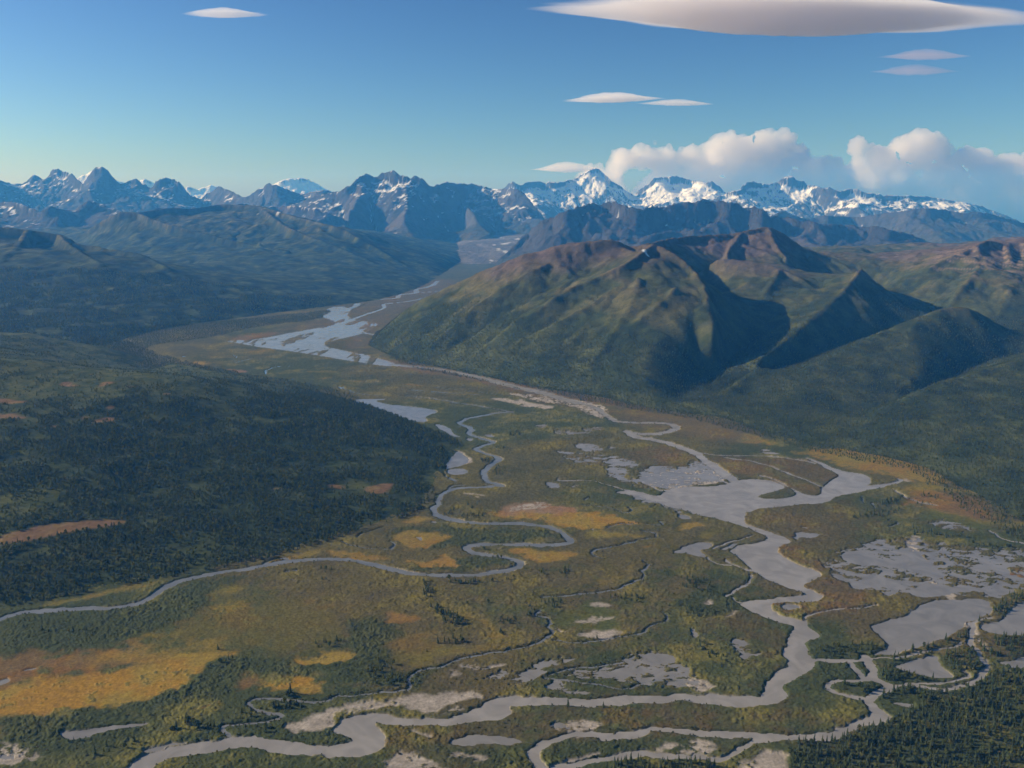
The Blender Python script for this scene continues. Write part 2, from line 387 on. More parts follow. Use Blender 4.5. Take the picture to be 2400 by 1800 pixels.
MUD = [  # bare pale silt: (strength, softness m, outline)
 (1, 'e 0 1290 180 1245 330 1230 500 1190 700 1165 900 1170 850 1210 680 1260 600 1280 480 1290 420 1300 350 1240 200 1270 0 1320'),
 (1, 'd 1880 1390 2000 1340 2212 1300 2212 1320 2120 1360 2130 1410 2000 1420 1930 1405'), (.7, 'e 640 1290 760 1278 820 1282 700 1300'),
 (1, 'e 1560 800 1640 765 1750 750 1800 775 1760 810 1650 822'), (.8, 'e 1520 715 1600 695 1700 685 1800 695 1650 715 1540 725'), (.8, 'e 1600 610 1700 600 1760 610 1650 620'),
 (.7, 'e 300 1640 400 1580 500 1575 650 1620 750 1720 300 1720'), (.8, 'e 700 1570 800 1585 900 1600 880 1606 760 1592'), (.7, 'e 1440 1605 1550 1590 1650 1560 1640 1580 1550 1605 1480 1620'),
 (.8, 'e 2020 1530 2080 1505 2150 1520 2150 1560 2080 1565'), (.5, 'e 1360 1370 1500 1340 1730 1350 1700 1400 1500 1430 1360 1400'), (.6, 'e 440 1430 540 1435 560 1448 480 1445'),
 (.7, 'd -100 1540 150 1525 290 1560 300 1590 200 1620 -100 1630'), (.8, 'f 20 1520 100 1510 190 1530 130 1560 40 1560'), (.9, 'f 300 1640 450 1590 640 1580 680 1600 660 1720 300 1720'),
 (.9, 'f 265 680 340 650 335 658 280 682'), (.6, 'f 0 1060 120 1100 240 1150 100 1165 0 1150'), (.9, 'f 120 580 180 560 170 590'), (.7, 'e 1430 740 1500 770 1460 780'),
 (.7, 'b 750 1120 860 1130 960 1150'), (.8, 'b 940 512 1150 515 1250 540 1370 565 1340 580 1250 575 1150 545'), (.8, 'c 1420 1025 1445 1040 1420 1055'),
 (.6, 'b 1100 1230 1250 1185 1400 1200 1300 1225 1150 1250'),
 (.5, 'b 1000 460 1350 500 1560 520 1700 560 1740 620 1680 650 1500 560 1300 530'), (.7, 'b 850 1145 870 1150 860 1160'), (.5, 'b 1900 1000 2212 960 c 300 980 300 1050 0 1090 b 2100 1110'),
 (.8, 'b 760 850 800 880 845 915 820 925 750 935 730 900'), (.6, 'd 940 1540 1100 1495 1220 1490 1000 1560'), (.6, 'e 0 1340 100 1300 30 1320'), (.5, 'f 0 1500 200 1500 150 1600 0 1600'),
 (.7, 'e 790 1005 900 990 1050 1000 1060 1020 900 1030 780 1026'), (.8, 'e 700 1050 760 1040 740 1065'), (.7, 'f 2212 1240 c 1400 1400 1600 1420 1500 1440'),
]
# meadows: (colour, softness in m, strength, outline)
MEADOW = [
 ('tan', 90, .5, 'z 690 700 760 655 860 632 940 600 990 610 950 645 880 670 830 705 760 725'), ('tan', 22, .8, 'z 800 768 860 782 1000 800 1150 834 1300 858 1400 884 1340 884 1150 852 1000 817 860 800'), ('tan', 30, .3, 'z 560 715 700 690 820 690 870 785 700 772 520 745'),
 ('olive', 30, .75, 'd 800 870 900 810 1000 780 1200 700 1400 600 1420 560 1380 530 1550 480 1590 520 1550 600 1700 580 2000 560 2212 600 2212 700 2050 800 2000 870 1800 900 1600 880 1400 880 1000 920'),
 ('ochre', 6, 1, 'd -200 1340 0 1310 200 1300 500 1280 800 1245 1000 1195 1200 1130 1270 1070 1320 1000 1450 930 1500 905 1400 900 1200 930 1000 950 900 1000 800 1040 500 1060 300 1070 150 1120 0 1150 -200 1160'),
 ('rust', 14, .8, 'd -200 950 0 960 150 920 400 900 600 890 750 880 900 880 1000 930 900 990 700 1030 500 1040 300 1060 100 1130 -200 1150'),
 ('ochre', 16, .6, 'd 500 930 900 880 1100 900 1300 870 1500 890 1300 920 1000 960 700 990'), ('yellow', 12, .7, 'd 1390 640 1450 590 1560 570 1600 590 1500 660 1430 680'),
 ('yellow', 12, .6, 'd 1380 530 1480 490 1560 480 1590 500 1500 540 1400 560'), ('yellow', 10, .5, 'd 900 810 1100 770 1200 780 1000 810'), ('yellow', 8, .4, 'd 1700 470 1870 480 1830 500 1720 490'),
 ('ochre', 4, 1, 'd 1900 945 2050 925 2130 885 2212 880 e 60 930 20 970 d 2212 980 2100 988 1980 985'),
 ('ochre', 5, 1, 'd 1660 1160 1700 1110 1740 1060 1900 1065 2000 1070 2080 1110 2050 1140 2000 1170 1850 1165'), ('rust', 8, .8, 'd 1540 1080 1650 1050 1700 1070 1690 1120 1600 1130 1540 1120'),
 ('yellow', 8, .5, 'd 1560 1030 1660 1030 1720 1060 1620 1050'), ('rust', 4, 1, 'd 1250 1275 1330 1230 1420 1213 1380 1240 1300 1285'), ('yellow', 3, .9, 'd 1310 1285 1390 1240 1430 1220 1430 1245 1370 1285'),
 ('yellow', 8, .8, 'd 1700 330 1850 310 1950 250 2050 240 2060 280 1900 310 1800 335'), ('yellow', 5, .6, 'd 200 605 500 550 700 520 900 480 1030 455 900 500 700 545 500 570 250 620'),
 ('ochre', 6, .9, 'e 320 170 380 130 520 120 700 160 620 190 590 215 450 235 370 235'), ('ochre', 6, .8, 'e -100 250 0 250 100 275 290 295 280 310 100 310 -60 295'),
 ('ochre', 4, 1, 'e 410 320 500 325 600 320 650 300 620 280 680 260 660 300 740 330 770 355 650 372 500 355 420 335'),
 ('ochre', 6, .9, 'e 1070 250 1200 245 1400 255 1560 270 1480 300 1350 325 1200 320 1150 285'), ('rust', 5, .9, 'e 310 655 400 665 510 690 430 725 300 735 330 700'),
 ('olive', 12, .9, 'e 270 830 400 800 700 795 600 840 520 870 650 880 900 850 800 910 500 970 320 1010 400 930 350 880'), ('yellow', 10, .6, 'e 720 630 850 660 930 720 1000 760 1100 790 1000 830 900 850 900 740 800 680'),
 ('green', 10, .9, 'e 1400 690 1430 640 1600 610 1760 615 1830 680 1870 750 1790 800 1600 760 1450 770'), ('yellow', 8, .6, 'e 1780 740 1870 740 1860 790 1760 815'),
 ('yellow', 20, .35, 'e 480 950 700 880 1000 850 1250 800 1100 850 800 930 500 1000'), ('yellow', 12, .6, 'e 1830 380 1870 350 1860 380 1780 440 1700 470 1760 430'),
 ('ochre', 6, .95, 'b 950 1275 1000 1245 1100 1235 1200 1250 1450 1250 1700 1245 1850 1290 1960 1320 1750 1330 1740 1350 1500 1360 1300 1310 1100 1285'),
 ('pink', 10, .9, 'b 1050 1230 1150 1195 1250 1185 1400 1200 1500 1215 1600 1235 1450 1260 1200 1265 1050 1260'), ('yellow', 6, .8, 'b 1590 1400 1560 1370 1700 1360 1850 1385 2000 1400 1950 1415 1800 1400 1620 1428'),
 ('ochre', 10, .8, 'b 390 1325 450 1280 560 1280 580 1310 500 1325'), ('yellow', 8, .5, 'b 1030 1395 1130 1385 1140 1405 1060 1408'), ('ochre', 6, .5, 'b 1940 1480 2010 1465 1980 1485'),
 ('yellow', 8, .9, 'c 350 790 380 750 400 735 500 760 570 790 600 812 450 800'), ('ochre', 15, .75, 'c 740 850 950 825 1200 850 1400 900 1600 950 1690 1010 1680 1070 1450 1040 1200 985 1050 970 850 880'),
 ('yellow', 10, .7, 'c 900 830 1050 850 1250 890 1450 920 1500 960 1200 930 950 880'), ('rust', 15, .8, 'c 1450 1110 1600 1100 1800 1140 1950 1200 2050 1280 1900 1300 1750 1280 1620 1230 1500 1190'),
 ('rust', 8, .9, 'c 1720 1050 1850 1045 1960 1090 1940 1110 1800 1090'), ('yellow', 12, .7, 'c 1380 1110 1450 1060 1600 1050 1750 1100 1960 1110 1900 1130 1600 1100 1450 1130'),
 ('rust', 6, .8, 'c 1420 1190 1480 1170 1500 1195 1440 1205'), ('yellow', 10, .6, 'c 1450 1215 1700 1230 1900 1310 2300 1330 2200 1350 1800 1310'), ('green', 12, .8, 'f 1450 -20 1700 0 2000 100 1980 120 1700 60 1500 40'),
 ('ochre', 5, .8, 'f 0 90 100 70 170 80 60 120 0 140'), ('yellow', 8, .5, 'f 140 150 200 140 200 165 150 170'), ('rust', 6, .8, 'f 1910 360 1990 380 2030 420 1960 410'), ('rust', 8, .8, 'f 2110 370 2300 360 2300 470 2120 440'),
 ('brown', 25, .9, 'f 600 190 700 230 850 300 1000 380 1050 450 1250 540 1250 620 900 680 620 680 560 590 900 570 900 500 880 380 640 270'), ('brown', 30, .7, 'c 0 830 100 880 0 960 b 2000 950 1900 850 2100 820'),
 ('brown', 20, .7, 'c 200 890 450 900 600 980 450 1020 280 980'), ('brown', 20, .7, 'c 470 900 850 900 1010 1000 960 1050 800 1040 650 970'), ('brown', 20, .6, 'c 480 1000 700 1050 890 1090 880 1140 760 1110 600 1060'),
 ('brown', 40, .5, 'c 400 1250 600 1200 1000 1190 1200 1250 1300 1350 1000 1400 700 1420 600 1350 450 1320'), ('brown', 40, .5, 'f -100 1260 300 1280 600 1260 900 1280 1200 1330 900 1430 500 1440 -100 1400'),
 ('brown', 40, .6, 'e 200 1390 700 1390 1100 1330 1500 1280 2212 1250 2212 1400 1800 1430 1400 1440 1200 1500 1100 1659 300 1600'), ('brown', 30, .5, 'f 100 620 400 640 700 750 650 950 500 1020 500 850 300 780 100 720'),
 ('brown', 30, .5, 'b 1000 420 1500 500 1800 620 1700 640 1400 560 1000 470'), ('tan', 25, .6, 'b 700 330 1000 380 1400 450 1700 480 1750 520 1500 520 1200 470 900 400'), ('tan', 30, .5, 'b 1700 560 2212 610 c 400 680 600 810 300 800 0 740 b 1900 700'),
 ('rust', 20, .6, 'a 1480 130 1600 90 1750 80 1820 85 1700 115 1550 140'), ('yellow', 20, .6, 'a 1600 210 1750 185 1800 195 1650 215'), ('ochre', 10, .9, 'a 1240 275 1350 270 1360 290 1270 292'), ('pink', 10, .8, 'a 1480 320 1600 335 1590 345 1500 332'),
 ('yellow', 14, .6, 'a 1150 255 1190 255 1200 275 1160 275'), ('yellow', 30, .5, 'a 840 50 1000 55 950 68 850 65'), ('ochre', 30, .5, 'a 1070 10 1200 -10 1270 -20 1150 15'), ('yellow', 10, .4, 'a 2000 330 2170 330 2170 340 2000 338'),
 ('ochre', 10, .5, 'a 2080 380 2150 375 2120 385'), ('yellow', 10, .5, 'b 0 390 160 400 120 405 0 398'), ('ochre', 8, .5, 'b 400 412 550 425 500 430'), ('yellow', 10, .4, 'b 260 450 380 455 300 460'),
 ('tan', 30, .6, 'b 50 100 160 110 160 180 60 185'), ('yellow', 30, .4, 't 1800 1190 2000 1190 2050 1200 1850 1205'), ('ochre', 30, .4, 't 1350 1215 1450 1215 1420 1240 1360 1240'),
]
# groves on the valley floor: (spacing m, share of spruce, outline)
GROVES = [
 (9, .8, 'f 600 1900 680 1659 700 1580 740 1490 900 1500 1050 1450 1180 1400 1260 1350 1350 1320 1370 1280 1480 1290 1560 1220 1400 1180 1240 1220 1300 1160 1400 1130 1600 1165 1750 1170 1900 1140 2000 1030 2060 1010 2212 1040 2500 1000 2900 1400 2700 1900'),
 (11, .9, 'e 1750 1659 1850 1612 2212 1603 f 200 1600 290 1640 300 1800 e 1700 1800'), (12, .9, 'f 460 1640 520 1625 640 1640 640 1750 460 1750'),
 (12, .8, 'f 1660 990 1640 950 1750 900 1890 870 1895 950 1960 1000 1900 1060 1800 1040 1750 1080 1700 1020'), (11, .7, 'f 1240 1050 1360 1010 1500 1050 1760 1080 1750 1100 1400 1105 1280 1080'),
 (13, .5, 'f 980 1130 1130 1095 1320 1110 1200 1190 1050 1180'), (12, .9, 'f 1910 880 1990 845 2212 800 2500 800 2500 900 2130 955 2010 960 1960 930'), (12, .8, 'f 1360 925 1500 880 1700 850 1860 790 1840 830 1700 875 1500 940 1300 1000 1220 950'),
 (13, .9, 'f 2000 640 2120 540 2212 520 2400 540 2212 580 2120 615 2080 690 1950 720 1850 720'), (12, .9, 'f 1760 790 1870 760 1850 800 1790 810'), (13, .7, 'f 1660 940 1700 930 1690 1010 1650 980'),
 (13, .9, 'c 1270 1200 1350 1140 1450 1150 1440 1180 1330 1215'), (13, .9, 'c 1410 1330 1550 1360 1700 1400 1900 1410 1880 1425 1600 1410 1450 1385'), (14, .9, 'c 1820 1440 2000 1460 2400 1490 2400 1535 2000 1485 1850 1462'),
 (14, .9, 'c 2060 1360 2150 1340 2400 1340 2400 1440 2120 1420'), (15, .9, 'c 1550 1070 1650 1030 1700 1060 1600 1085'), (14, .8, 'c 1280 1230 1440 1230 1380 1270 1200 1280 1060 1290 1100 1270'), (15, .8, 'c 1500 1190 1560 1185 1580 1205 1510 1215'),
 (12, .7, 'e 660 445 850 450 1000 445 1150 420 1300 360 1500 380 1450 410 1300 400 1150 445 950 470 700 465'), (13, .6, 'e 530 440 600 480 600 560 560 600 520 520'), (11, .8, 'e 575 565 650 535 690 530 660 560 590 580'),
 (12, .6, 'e 560 600 650 630 800 690 835 740 700 760 640 700'), (12, .7, 'e 620 850 700 812 880 802 800 845 655 858'), (15, .4, 'e 0 770 200 690 250 820 180 850 60 800'), (14, .4, 'e 160 1000 300 960 450 1060 430 1120 250 1130 180 1090'),
 (12, .5, 'e 1000 790 1060 760 1070 790 1040 805'), (14, .7, 'e 790 590 850 590 820 620'), (15, .6, 'e 910 555 990 555 980 610 930 620'), (14, .6, 'e 1010 690 1150 680 1140 740 1040 740'), (15, .7, 'e 500 860 600 850 580 900 500 910'),
 (10, .5, 'd 960 1450 1060 1430 1150 1410 1180 1370 1300 1340 1400 1350 1420 1395 1300 1430 1150 1470 1000 1460'), (10, .6, 'd 1680 1265 1740 1220 1800 1195 1850 1180 1930 1200 1990 1265 1900 1285 1750 1280'), (13, .5, 'd 570 1590 600 1570 620 1640 580 1650'),
 (13, .5, 'd 1690 1370 1740 1360 1730 1420 1700 1430'), (14, .5, 'd 430 1480 600 1470 600 1495 450 1500'), (14, .8, 'd 190 770 350 765 340 790 200 800'), (15, .8, 'd 400 770 640 775 630 795 420 790'), (14, .8, 'd 2060 350 2190 370 2180 400 2080 395'),
 (15, .9, 'd 2040 430 2140 440 2130 455 2040 450'), (14, .8, 'd 2050 840 2212 820 e 60 830 0 880 d 2100 890 1980 900'), (12, .9, 'd 1340 895 1480 870 1520 890 1380 905'), (14, .7, 'd 1360 1010 1450 960 1500 935 1530 950 1440 1000 1370 1030'),
 (15, .8, 'd 1580 890 1680 905 1640 925 1600 915'), (14, .6, 'd 1580 1290 1680 1290 1720 1320 1650 1340 1580 1330'), (15, .7, 'd 600 1550 900 1480 880 1520 650 1600'), (14, .8, 'f 0 420 150 430 200 480 190 540 100 520 0 500'), (14, .7, 'f 0 600 240 640 230 690 0 680'),
 (15, .8, 'e 2080 380 2212 420 2212 440 2090 420'), (15, .8, 'e 2060 590 2212 580 2212 620 2080 620'), (16, .7, 'e 1640 960 1800 950 1780 1010 1680 1000'), (15, .8, 'b 1080 720 1160 720 1180 750 1090 760'), (15, .7, 'b 1000 940 1080 960 1040 1020 980 1010'),
 (15, .7, 'b 1000 820 1150 840 1160 850 1000 840'), (15, .7, 'b 650 1250 850 1180 950 1180 800 1240 680 1270'), (16, .7, 'b 850 1230 1000 1290 700 1290'), (15, .6, 'b 880 910 1000 890 960 940 900 930'), (18, .5, 'e 900 200 900 270 1050 280 1100 310 950 300'),
 (16, .7, 'f 100 820 250 930 400 1000 300 1030 200 980 100 900'), (15, .6, 'f 950 850 1300 870 1150 950 900 950 840 930'), (16, .6, 'e 1900 530 2000 560 1900 620 1650 560'), (16, .5, 'e 1200 600 1400 560 1500 600 1300 640 1200 700'), (16, .7, 'c 1500 1130 1620 1130 1700 1160 1600 1160'),
]
# dense shrub belts
SHRUBS = ['d -200 1345 200 1315 600 1290 1000 1210 1280 1090 1400 960 1500 930 1700 940 2212 1000 2212 1060 1900 1040 1600 1040 1500 1100 1400 1200 1200 1240 1000 1300 700 1360 400 1400 -200 1400',
 'e 0 700 250 680 400 760 300 850 400 960 300 1040 480 1060 900 920 700 1000 500 1100 430 1150 100 1160 0 1100', 'd 1100 1480 1500 1440 2000 1480 2212 1520 2212 1440 1800 1300 1500 1360 1200 1400', 'd 0 1380 500 1340 900 1350 1000 1400 800 1500 400 1560 0 1500',
 'd 0 720 300 660 900 620 1100 500 1600 390 1500 470 1350 560 1300 650 900 800 500 880 0 940', 'e 300 250 1100 200 1450 170 1400 120 700 120 300 90', 'e 850 280 1100 300 1130 350 900 380 500 390 400 350', 'f 1240 1170 1560 1170 1900 1150 1850 1180 1600 1210 1400 1260',
 'f 950 960 1110 1000 1130 1060 1000 1090 920 1110 850 1060 880 980', 'f 850 880 1330 870 1180 940 850 950 800 900', 'e 1280 1560 1450 1480 1900 1470 2000 1500 1850 1540 1700 1570 1500 1600 1400 1640', 'e 400 1520 700 1520 1100 1530 1200 1600 1250 1659 900 1640', 'f 0 500 250 480 300 560 380 620 300 650 0 700']
# ------------------------------------------------------------------ valley floor and its waters
COLR = {  # bare cover colours (linear albedo)
 'green': (0.066, 0.078, 0.022), 'ochre': (0.215, 0.155, 0.030), 'rust': (0.150, 0.094, 0.038), 'yellow': (0.175, 0.148, 0.030),
 'olive': (0.105, 0.090, 0.023), 'pink': (0.200, 0.135, 0.085), 'brown': (0.090, 0.070, 0.035), 'tan': (0.110, 0.088, 0.055)}
SHRUB_A = (0.046, 0.056, 0.021); SHRUB_B = (0.080, 0.083, 0.027); SHRUB_C = (0.085, 0.066, 0.030)
SILT = (0.27, 0.24, 0.205)

def valley_rows():
    ys = [620.0]
    f1 = 886.0
    while ys[-1] < 90000:
        y = ys[-1]; st = (y * y + H * H) / (H * f1) * 0.62
        ys.append(y + min(st, 1500))
    return np.array(ys)

ROWS = valley_rows(); TS = np.concatenate([np.linspace(-1.3, -0.70, 60)[:-1], np.linspace(-0.70, 0.70, 1500), np.linspace(0.70, 1.3, 60)[1:]])
NR, NC = len(ROWS), len(TS)
VX = (ROWS[:, None] * TS[None]).ravel(); VY = np.repeat(ROWS, NC)
PX = np.maximum((VY ** 2 + H * H) / (H * 886.0), 1.0)      # ground length of one step of detail

BLOTS = {}
def noise_set():
    n_big = fbm(VX, VY, 420, 4, 1); n_mid = fbm(VX, VY, 90, 4, 2)
    n_sm = fbm(VX, VY, 22, 4, 3); n_fine = fbm(VX, VY, 7, 3, 4)
    return n_big, n_mid, n_sm, n_fine
N_BIG, N_MID, N_SM, N_FINE = noise_set()

# noisy shore: outlines are read at slightly displaced places
WOBX = VX + 5 * fbm(VX, VY, 40, 3, 11) + 1.6 * fbm(VX, VY, 9, 2, 12)
WOBY = VY + 5 * fbm(VX, VY, 40, 3, 13) + 1.6 * fbm(VX, VY, 9, 2, 14)
MWX = VX + 17 * fbm(VX, VY, 60, 5, 15, .6); MWY = VY + 17 * fbm(VX, VY, 60, 5, 16, .6)

WATER = np.full(VX.shape, 99.0); BODY = np.full(VX.shape, -1, int)
bodies = []
def add_body(name, label, shapes):
    """shapes: list of (closed, half width, sights)"""
    b = len(bodies); bodies.append((name, label))
    for closed, w, txt in shapes:
        p = chaikin(ground(S(txt)), closed, 2)
        k, d = region(WOBX, WOBY, p, closed, 40, w)
        if not closed: d = d - 0.25 * w * N_SM[k]
        u = d < WATER[k]
        WATER[k[u]] = d[u]; BODY[k[u]] = b
add_body('river', 'broad silty grey river looping across the valley floor', [(True, 0, t) for t in RIVER_OUT] + [(False, w, t) for w, t in BRAIDS])
add_body('river', 'winding pale creek below the dark forested hill', [(False, w, t) for w, t in CREEK])
add_body('river', 'grey side arms beside the spruce forest at the lower right', [(False, w, t) for w, t in SIDE])
add_body('river', 'braided upper river near the head of the valley', [(True, 0, t) for t in UPPER_OUT])
add_body('stream', 'narrow tree lined streams', [(False, w, t) for w, t in RILLS])
add_body('ponds', 'still ponds on the valley floor', [(True, 0, t) for t in PONDS])
for i in (3,):   # gravel bars of the braided reach
    k = (BODY == 3) & (WATER < 0)
    g = fbm(VX, VY * .22, 75, 4, 40, 0.6)
    WATER[k & (g > 0.42)] = 3.0
b_sh = len(bodies); bodies.append(('shallows', 'shallow ponds broken up by sedge'))
SEDGE = np.zeros(VX.shape, np.float32)
nz = fbm(VX * .7, VY * 1.1, 15, 4, 21, 0.7); nz2 = fbm(VX * 0.6 + VY * 0.4, VY, 70, 3, 23)
for share, txt in SHALLOWS:
    p = chaikin(ground(S(txt)), True, 2)
    k, d = region(MWX, MWY, p, True, 40)
    edge = sstep(4, -18, d)
    thr = (share - 0.5) * 1.7 - (1 - edge) * 0.9
    v = (nz[k] * 0.85 + nz2[k] * 0.5 - thr) * 9
    v = np.where(d < 0, v, 30)
    SEDGE[k] = np.maximum(SEDGE[k], sstep(6, -25, d))
    u = v < WATER[k]
    WATER[k[u]] = v[u]; BODY[k[u]] = b_sh
WATER_LINE = WATER < 0

# cover colour
c = mix(SHRUB_A, SHRUB_B, sstep(-.5, .6, N_MID + .5 * N_BIG))
near = sstep(2600, 1500, VY)
c = mix(c, SHRUB_C, sstep(-.3, .7, N_BIG + .5 * N_SM) * (0.45 + .35 * near))
c = mix(c, COLR['olive'], sstep(.25, .9, N_BIG * .6 + N_MID * .6 - .2 * N_SM) * .55)
c = mix(c, COLR['yellow'], sstep(.45, 1.0, N_MID + .4 * N_SM) * .35)
far = sstep(5200, 8000, VY)
c = mix(c, (0.052, 0.056, 0.028), far * .6)
OPEN = np.zeros(VX.shape, np.float32)          # 1 where the ground is open meadow
for colr, soft, st, txt in MEADOW:
    p = chaikin(ground(S(txt)), True, 2)
    k, d = region(MWX, MWY, p, True, soft * 2)
    soft = soft * 1.5 + 2
    w = sstep(soft, -soft, d + soft * .9 * N_SM[k] + soft * .5 * N_MID[k] + 2.5 * N_FINE[k]) * st
    cc = mix(COLR[colr], np.array(COLR[colr]) * (1.25, 1.0, .75), sstep(-.6, .8, N_MID[k] - .5 * N_SM[k]))
    w = w * (1 - .75 * sstep(.45, .75, .6 * N_SM[k] + .5 * N_FINE[k] + .35 * N_MID[k]))   # scrub stands in the meadows
    cc = mix(cc, np.array(COLR['rust']) if colr != 'rust' else np.array(COLR['ochre']), sstep(.3, 1., N_BIG[k] + .7 * N_MID[k] - .4 * N_SM[k]) * .3)
    c[k] = c[k] + (cc - c[k]) * w[:, None]
    if colr not in ('brown', 'olive', 'green'): OPEN[k] = np.maximum(OPEN[k], w)
    elif colr != 'brown': OPEN[k] = np.maximum(OPEN[k], w * .6)
BELT = np.zeros(VX.shape, np.float32)
for txt in SHRUBS:
    p = chaikin(ground(S(txt)), True, 2)
    k, d = region(MWX, MWY, p, True, 30)
    w = sstep(14, -14, d + 10 * N_SM[k]) * (1 - OPEN[k])
    BELT[k] = np.maximum(BELT[k], w)
c = mix(c, (0.040, 0.050, 0.019), BELT * .8)
sedge = mix((0.105, 0.084, 0.036), (0.068, 0.064, 0.026), sstep(-.4, .5, N_SM))
c = c + (sedge - c) * (SEDGE * .75 * sstep(.1, .8, 1 - OPEN))[:, None]
MUDW = np.zeros(VX.shape, np.float32)
for st, txt in MUD:
    p = chaikin(ground(S(txt)), True, 2)
    k, d = region(MWX, MWY, p, True, 20)
    w = sstep(5, -6, d + 3 * N_SM[k] - 2)
    w = w * sstep(.75 - st * .9, 1.1 - st * .9, nz[k] * .6 + .55 + .3 * N_FINE[k])
    MUDW[k] = np.maximum(MUDW[k], w)
# river bars and shore strips of silt
shore = sstep(3.5, 0.0, WATER) * sstep(-.1, .5, N_MID) * (BODY != 4) * np.where(BODY == b_sh, .1, 1)
MUDW = np.maximum(MUDW, shore * .7)
k = BODY == 3
MUDW[k] = np.maximum(MUDW[k], sstep(5, 0, WATER[k]) * .3)
c = c + (np.array(SILT) * (1 + .12 * N_SM[:, None]) - c) * MUDW[:, None]
c *= (1 + .16 * N_FINE + .10 * N_SM)[:, None]
COVER = c
# relief: shrubs stand 1-2.5 m over the open ground, water beds lie below it
shrub = (1 - OPEN * .85) * (1 - MUDW) * sstep(1.0, 5.0, WATER)
rough = np.abs(fbm(VX, VY, 6.5, 2, 31)) * 1.5 + np.abs(fbm(VX, VY, 17, 2, 32)) * 1.3
VZ = 0.25 + shrub * (0.35 + rough * (0.5 + .4 * BELT + .35 * sstep(0, .6, N_MID))) + OPEN * .18 * N_FINE
VZ += 0.5 * sstep(0, 4, WATER)
dip = np.where(WATER < 0, -1.6, VZ)
dip = np.where((BODY == b_sh) & (WATER < 0), -1.2, dip)
VZ = dip
VZ -= sstep(20000, 80000, VY) * 60      # the plain falls away gently far up the valley
g_me = raw_mesh('valley_floor', np.stack([VX, VY, VZ], 1), grid_faces(NR, NC))
set_color(g_me, 'cover', COVER)
M_VALLEY = mat_ground('valley_cover', 5.0, 0.30, 0.55, 1.2, 0.95)
valley = tag(link('valley_floor', g_me, M_VALLEY), 'marshy valley floor of shrubs, ochre meadows and silt', kind='structure')

# water surfaces: the cells of each body, slightly wider than its shore
def mat_water(name, silt, rough, spec=0.5):
    m, nt, N, L = new_mat(name)
    out = N.new('ShaderNodeOutputMaterial'); b = N.new('ShaderNodeBsdfPrincipled')
    geo = N.new('ShaderNodeNewGeometry')
    no = N.new('ShaderNodeTexNoise'); no.inputs['Scale'].default_value = 1 / 60; no.inputs['Detail'].default_value = 7; no.inputs['Distortion'].default_value = 1.5
    L.new(geo.outputs['Position'], no.inputs['Vector'])
    cr = N.new('ShaderNodeValToRGB'); cr.color_ramp.elements[0].position = .35; cr.color_ramp.elements[1].position = .65
    cr.color_ramp.elements[0].color = (*[s * .82 for s in silt], 1); cr.color_ramp.elements[1].color = (*[s * 1.1 for s in silt], 1)
    L.new(no.outputs['Fac'], cr.inputs['Fac']); L.new(cr.outputs['Color'], b.inputs['Base Color'])
    b.inputs['Roughness'].default_value = rough; b.inputs['IOR'].default_value = 1.33; b.inputs['Specular IOR Level'].default_value = spec
    n2 = N.new('ShaderNodeTexNoise'); n2.inputs['Scale'].default_value = 0.35; n2.inputs['Detail'].default_value = 4
    L.new(geo.outputs['Position'], n2.inputs['Vector'])
    bp = N.new('ShaderNodeBump'); bp.inputs['Strength'].default_value = .25; bp.inputs['Distance'].default_value = .25
    L.new(n2.outputs['Fac'], bp.inputs['Height']); L.new(bp.outputs['Normal'], b.inputs['Normal'])
    L.new(b.outputs[0], out.inputs['Surface'])
    return m
M_RIVER = mat_water('silty_water', (0.240, 0.228, 0.212), .2)
M_CREEKW = mat_water('creek_water', (0.15, 0.155, 0.155), .12)
M_POND = mat_water('pond_water', (0.190, 0.184, 0.174), .1)
WB = WATER.reshape(NR, NC); BB = BODY.reshape(NR, NC)
wet = WB < 0
cellwet = wet[:-1, :-1] | wet[1:, :-1] | wet[:-1, 1:] | wet[1:, 1:]
grow = cellwet.copy()
for dj, di in ((0, 1), (0, -1), (1, 0), (-1, 0)):
    grow |= np.roll(np.roll(cellwet, dj, 0), di, 1)
# owner of a cell: the body of a wet corner
own = np.full(cellwet.shape, -1)
for a in (WB[:-1, :-1], WB[1:, :-1], WB[:-1, 1:], WB[1:, 1:]): pass
for sj, si in ((0, 0), (1, 0), (0, 1), (1, 1)):
    w_ = wet[sj:sj + NR - 1, si:si + NC - 1]; b_ = BB[sj:sj + NR - 1, si:si + NC - 1]
    own = np.where((own < 0) & w_, b_, own)
for dj, di in ((0, 1), (0, -1), (1, 0), (-1, 0)):
    o2 = np.roll(np.roll(own, dj, 0), di, 1)
    own = np.where((own < 0) & grow, o2, own)
for b, (name, label) in enumerate(bodies):
    jj, ii = np.nonzero((own == b) & grow)
    if len(jj) == 0: continue
    q = np.stack([jj * NC + ii, jj * NC + ii + 1, (jj + 1) * NC + ii + 1, (jj + 1) * NC + ii], 1)
    u, inv = np.unique(q.ravel(), return_inverse=True)
    co = np.stack([VX[u], VY[u], np.full(len(u), -0.25)], 1)
    me = raw_mesh(name, co, inv.reshape(-1, 4))
    tag(link(name, me, {1: M_CREEKW, 4: M_CREEKW, 5: M_POND, 6: M_POND}.get(b, M_RIVER)), label, kind='structure')
def floor_at(px, py):
    j = np.clip(np.searchsorted(ROWS, py) - 1, 0, NR - 2); i = np.clip(np.searchsorted(TS, px / py) - 1, 0, NC - 2)
    return j * NC + i
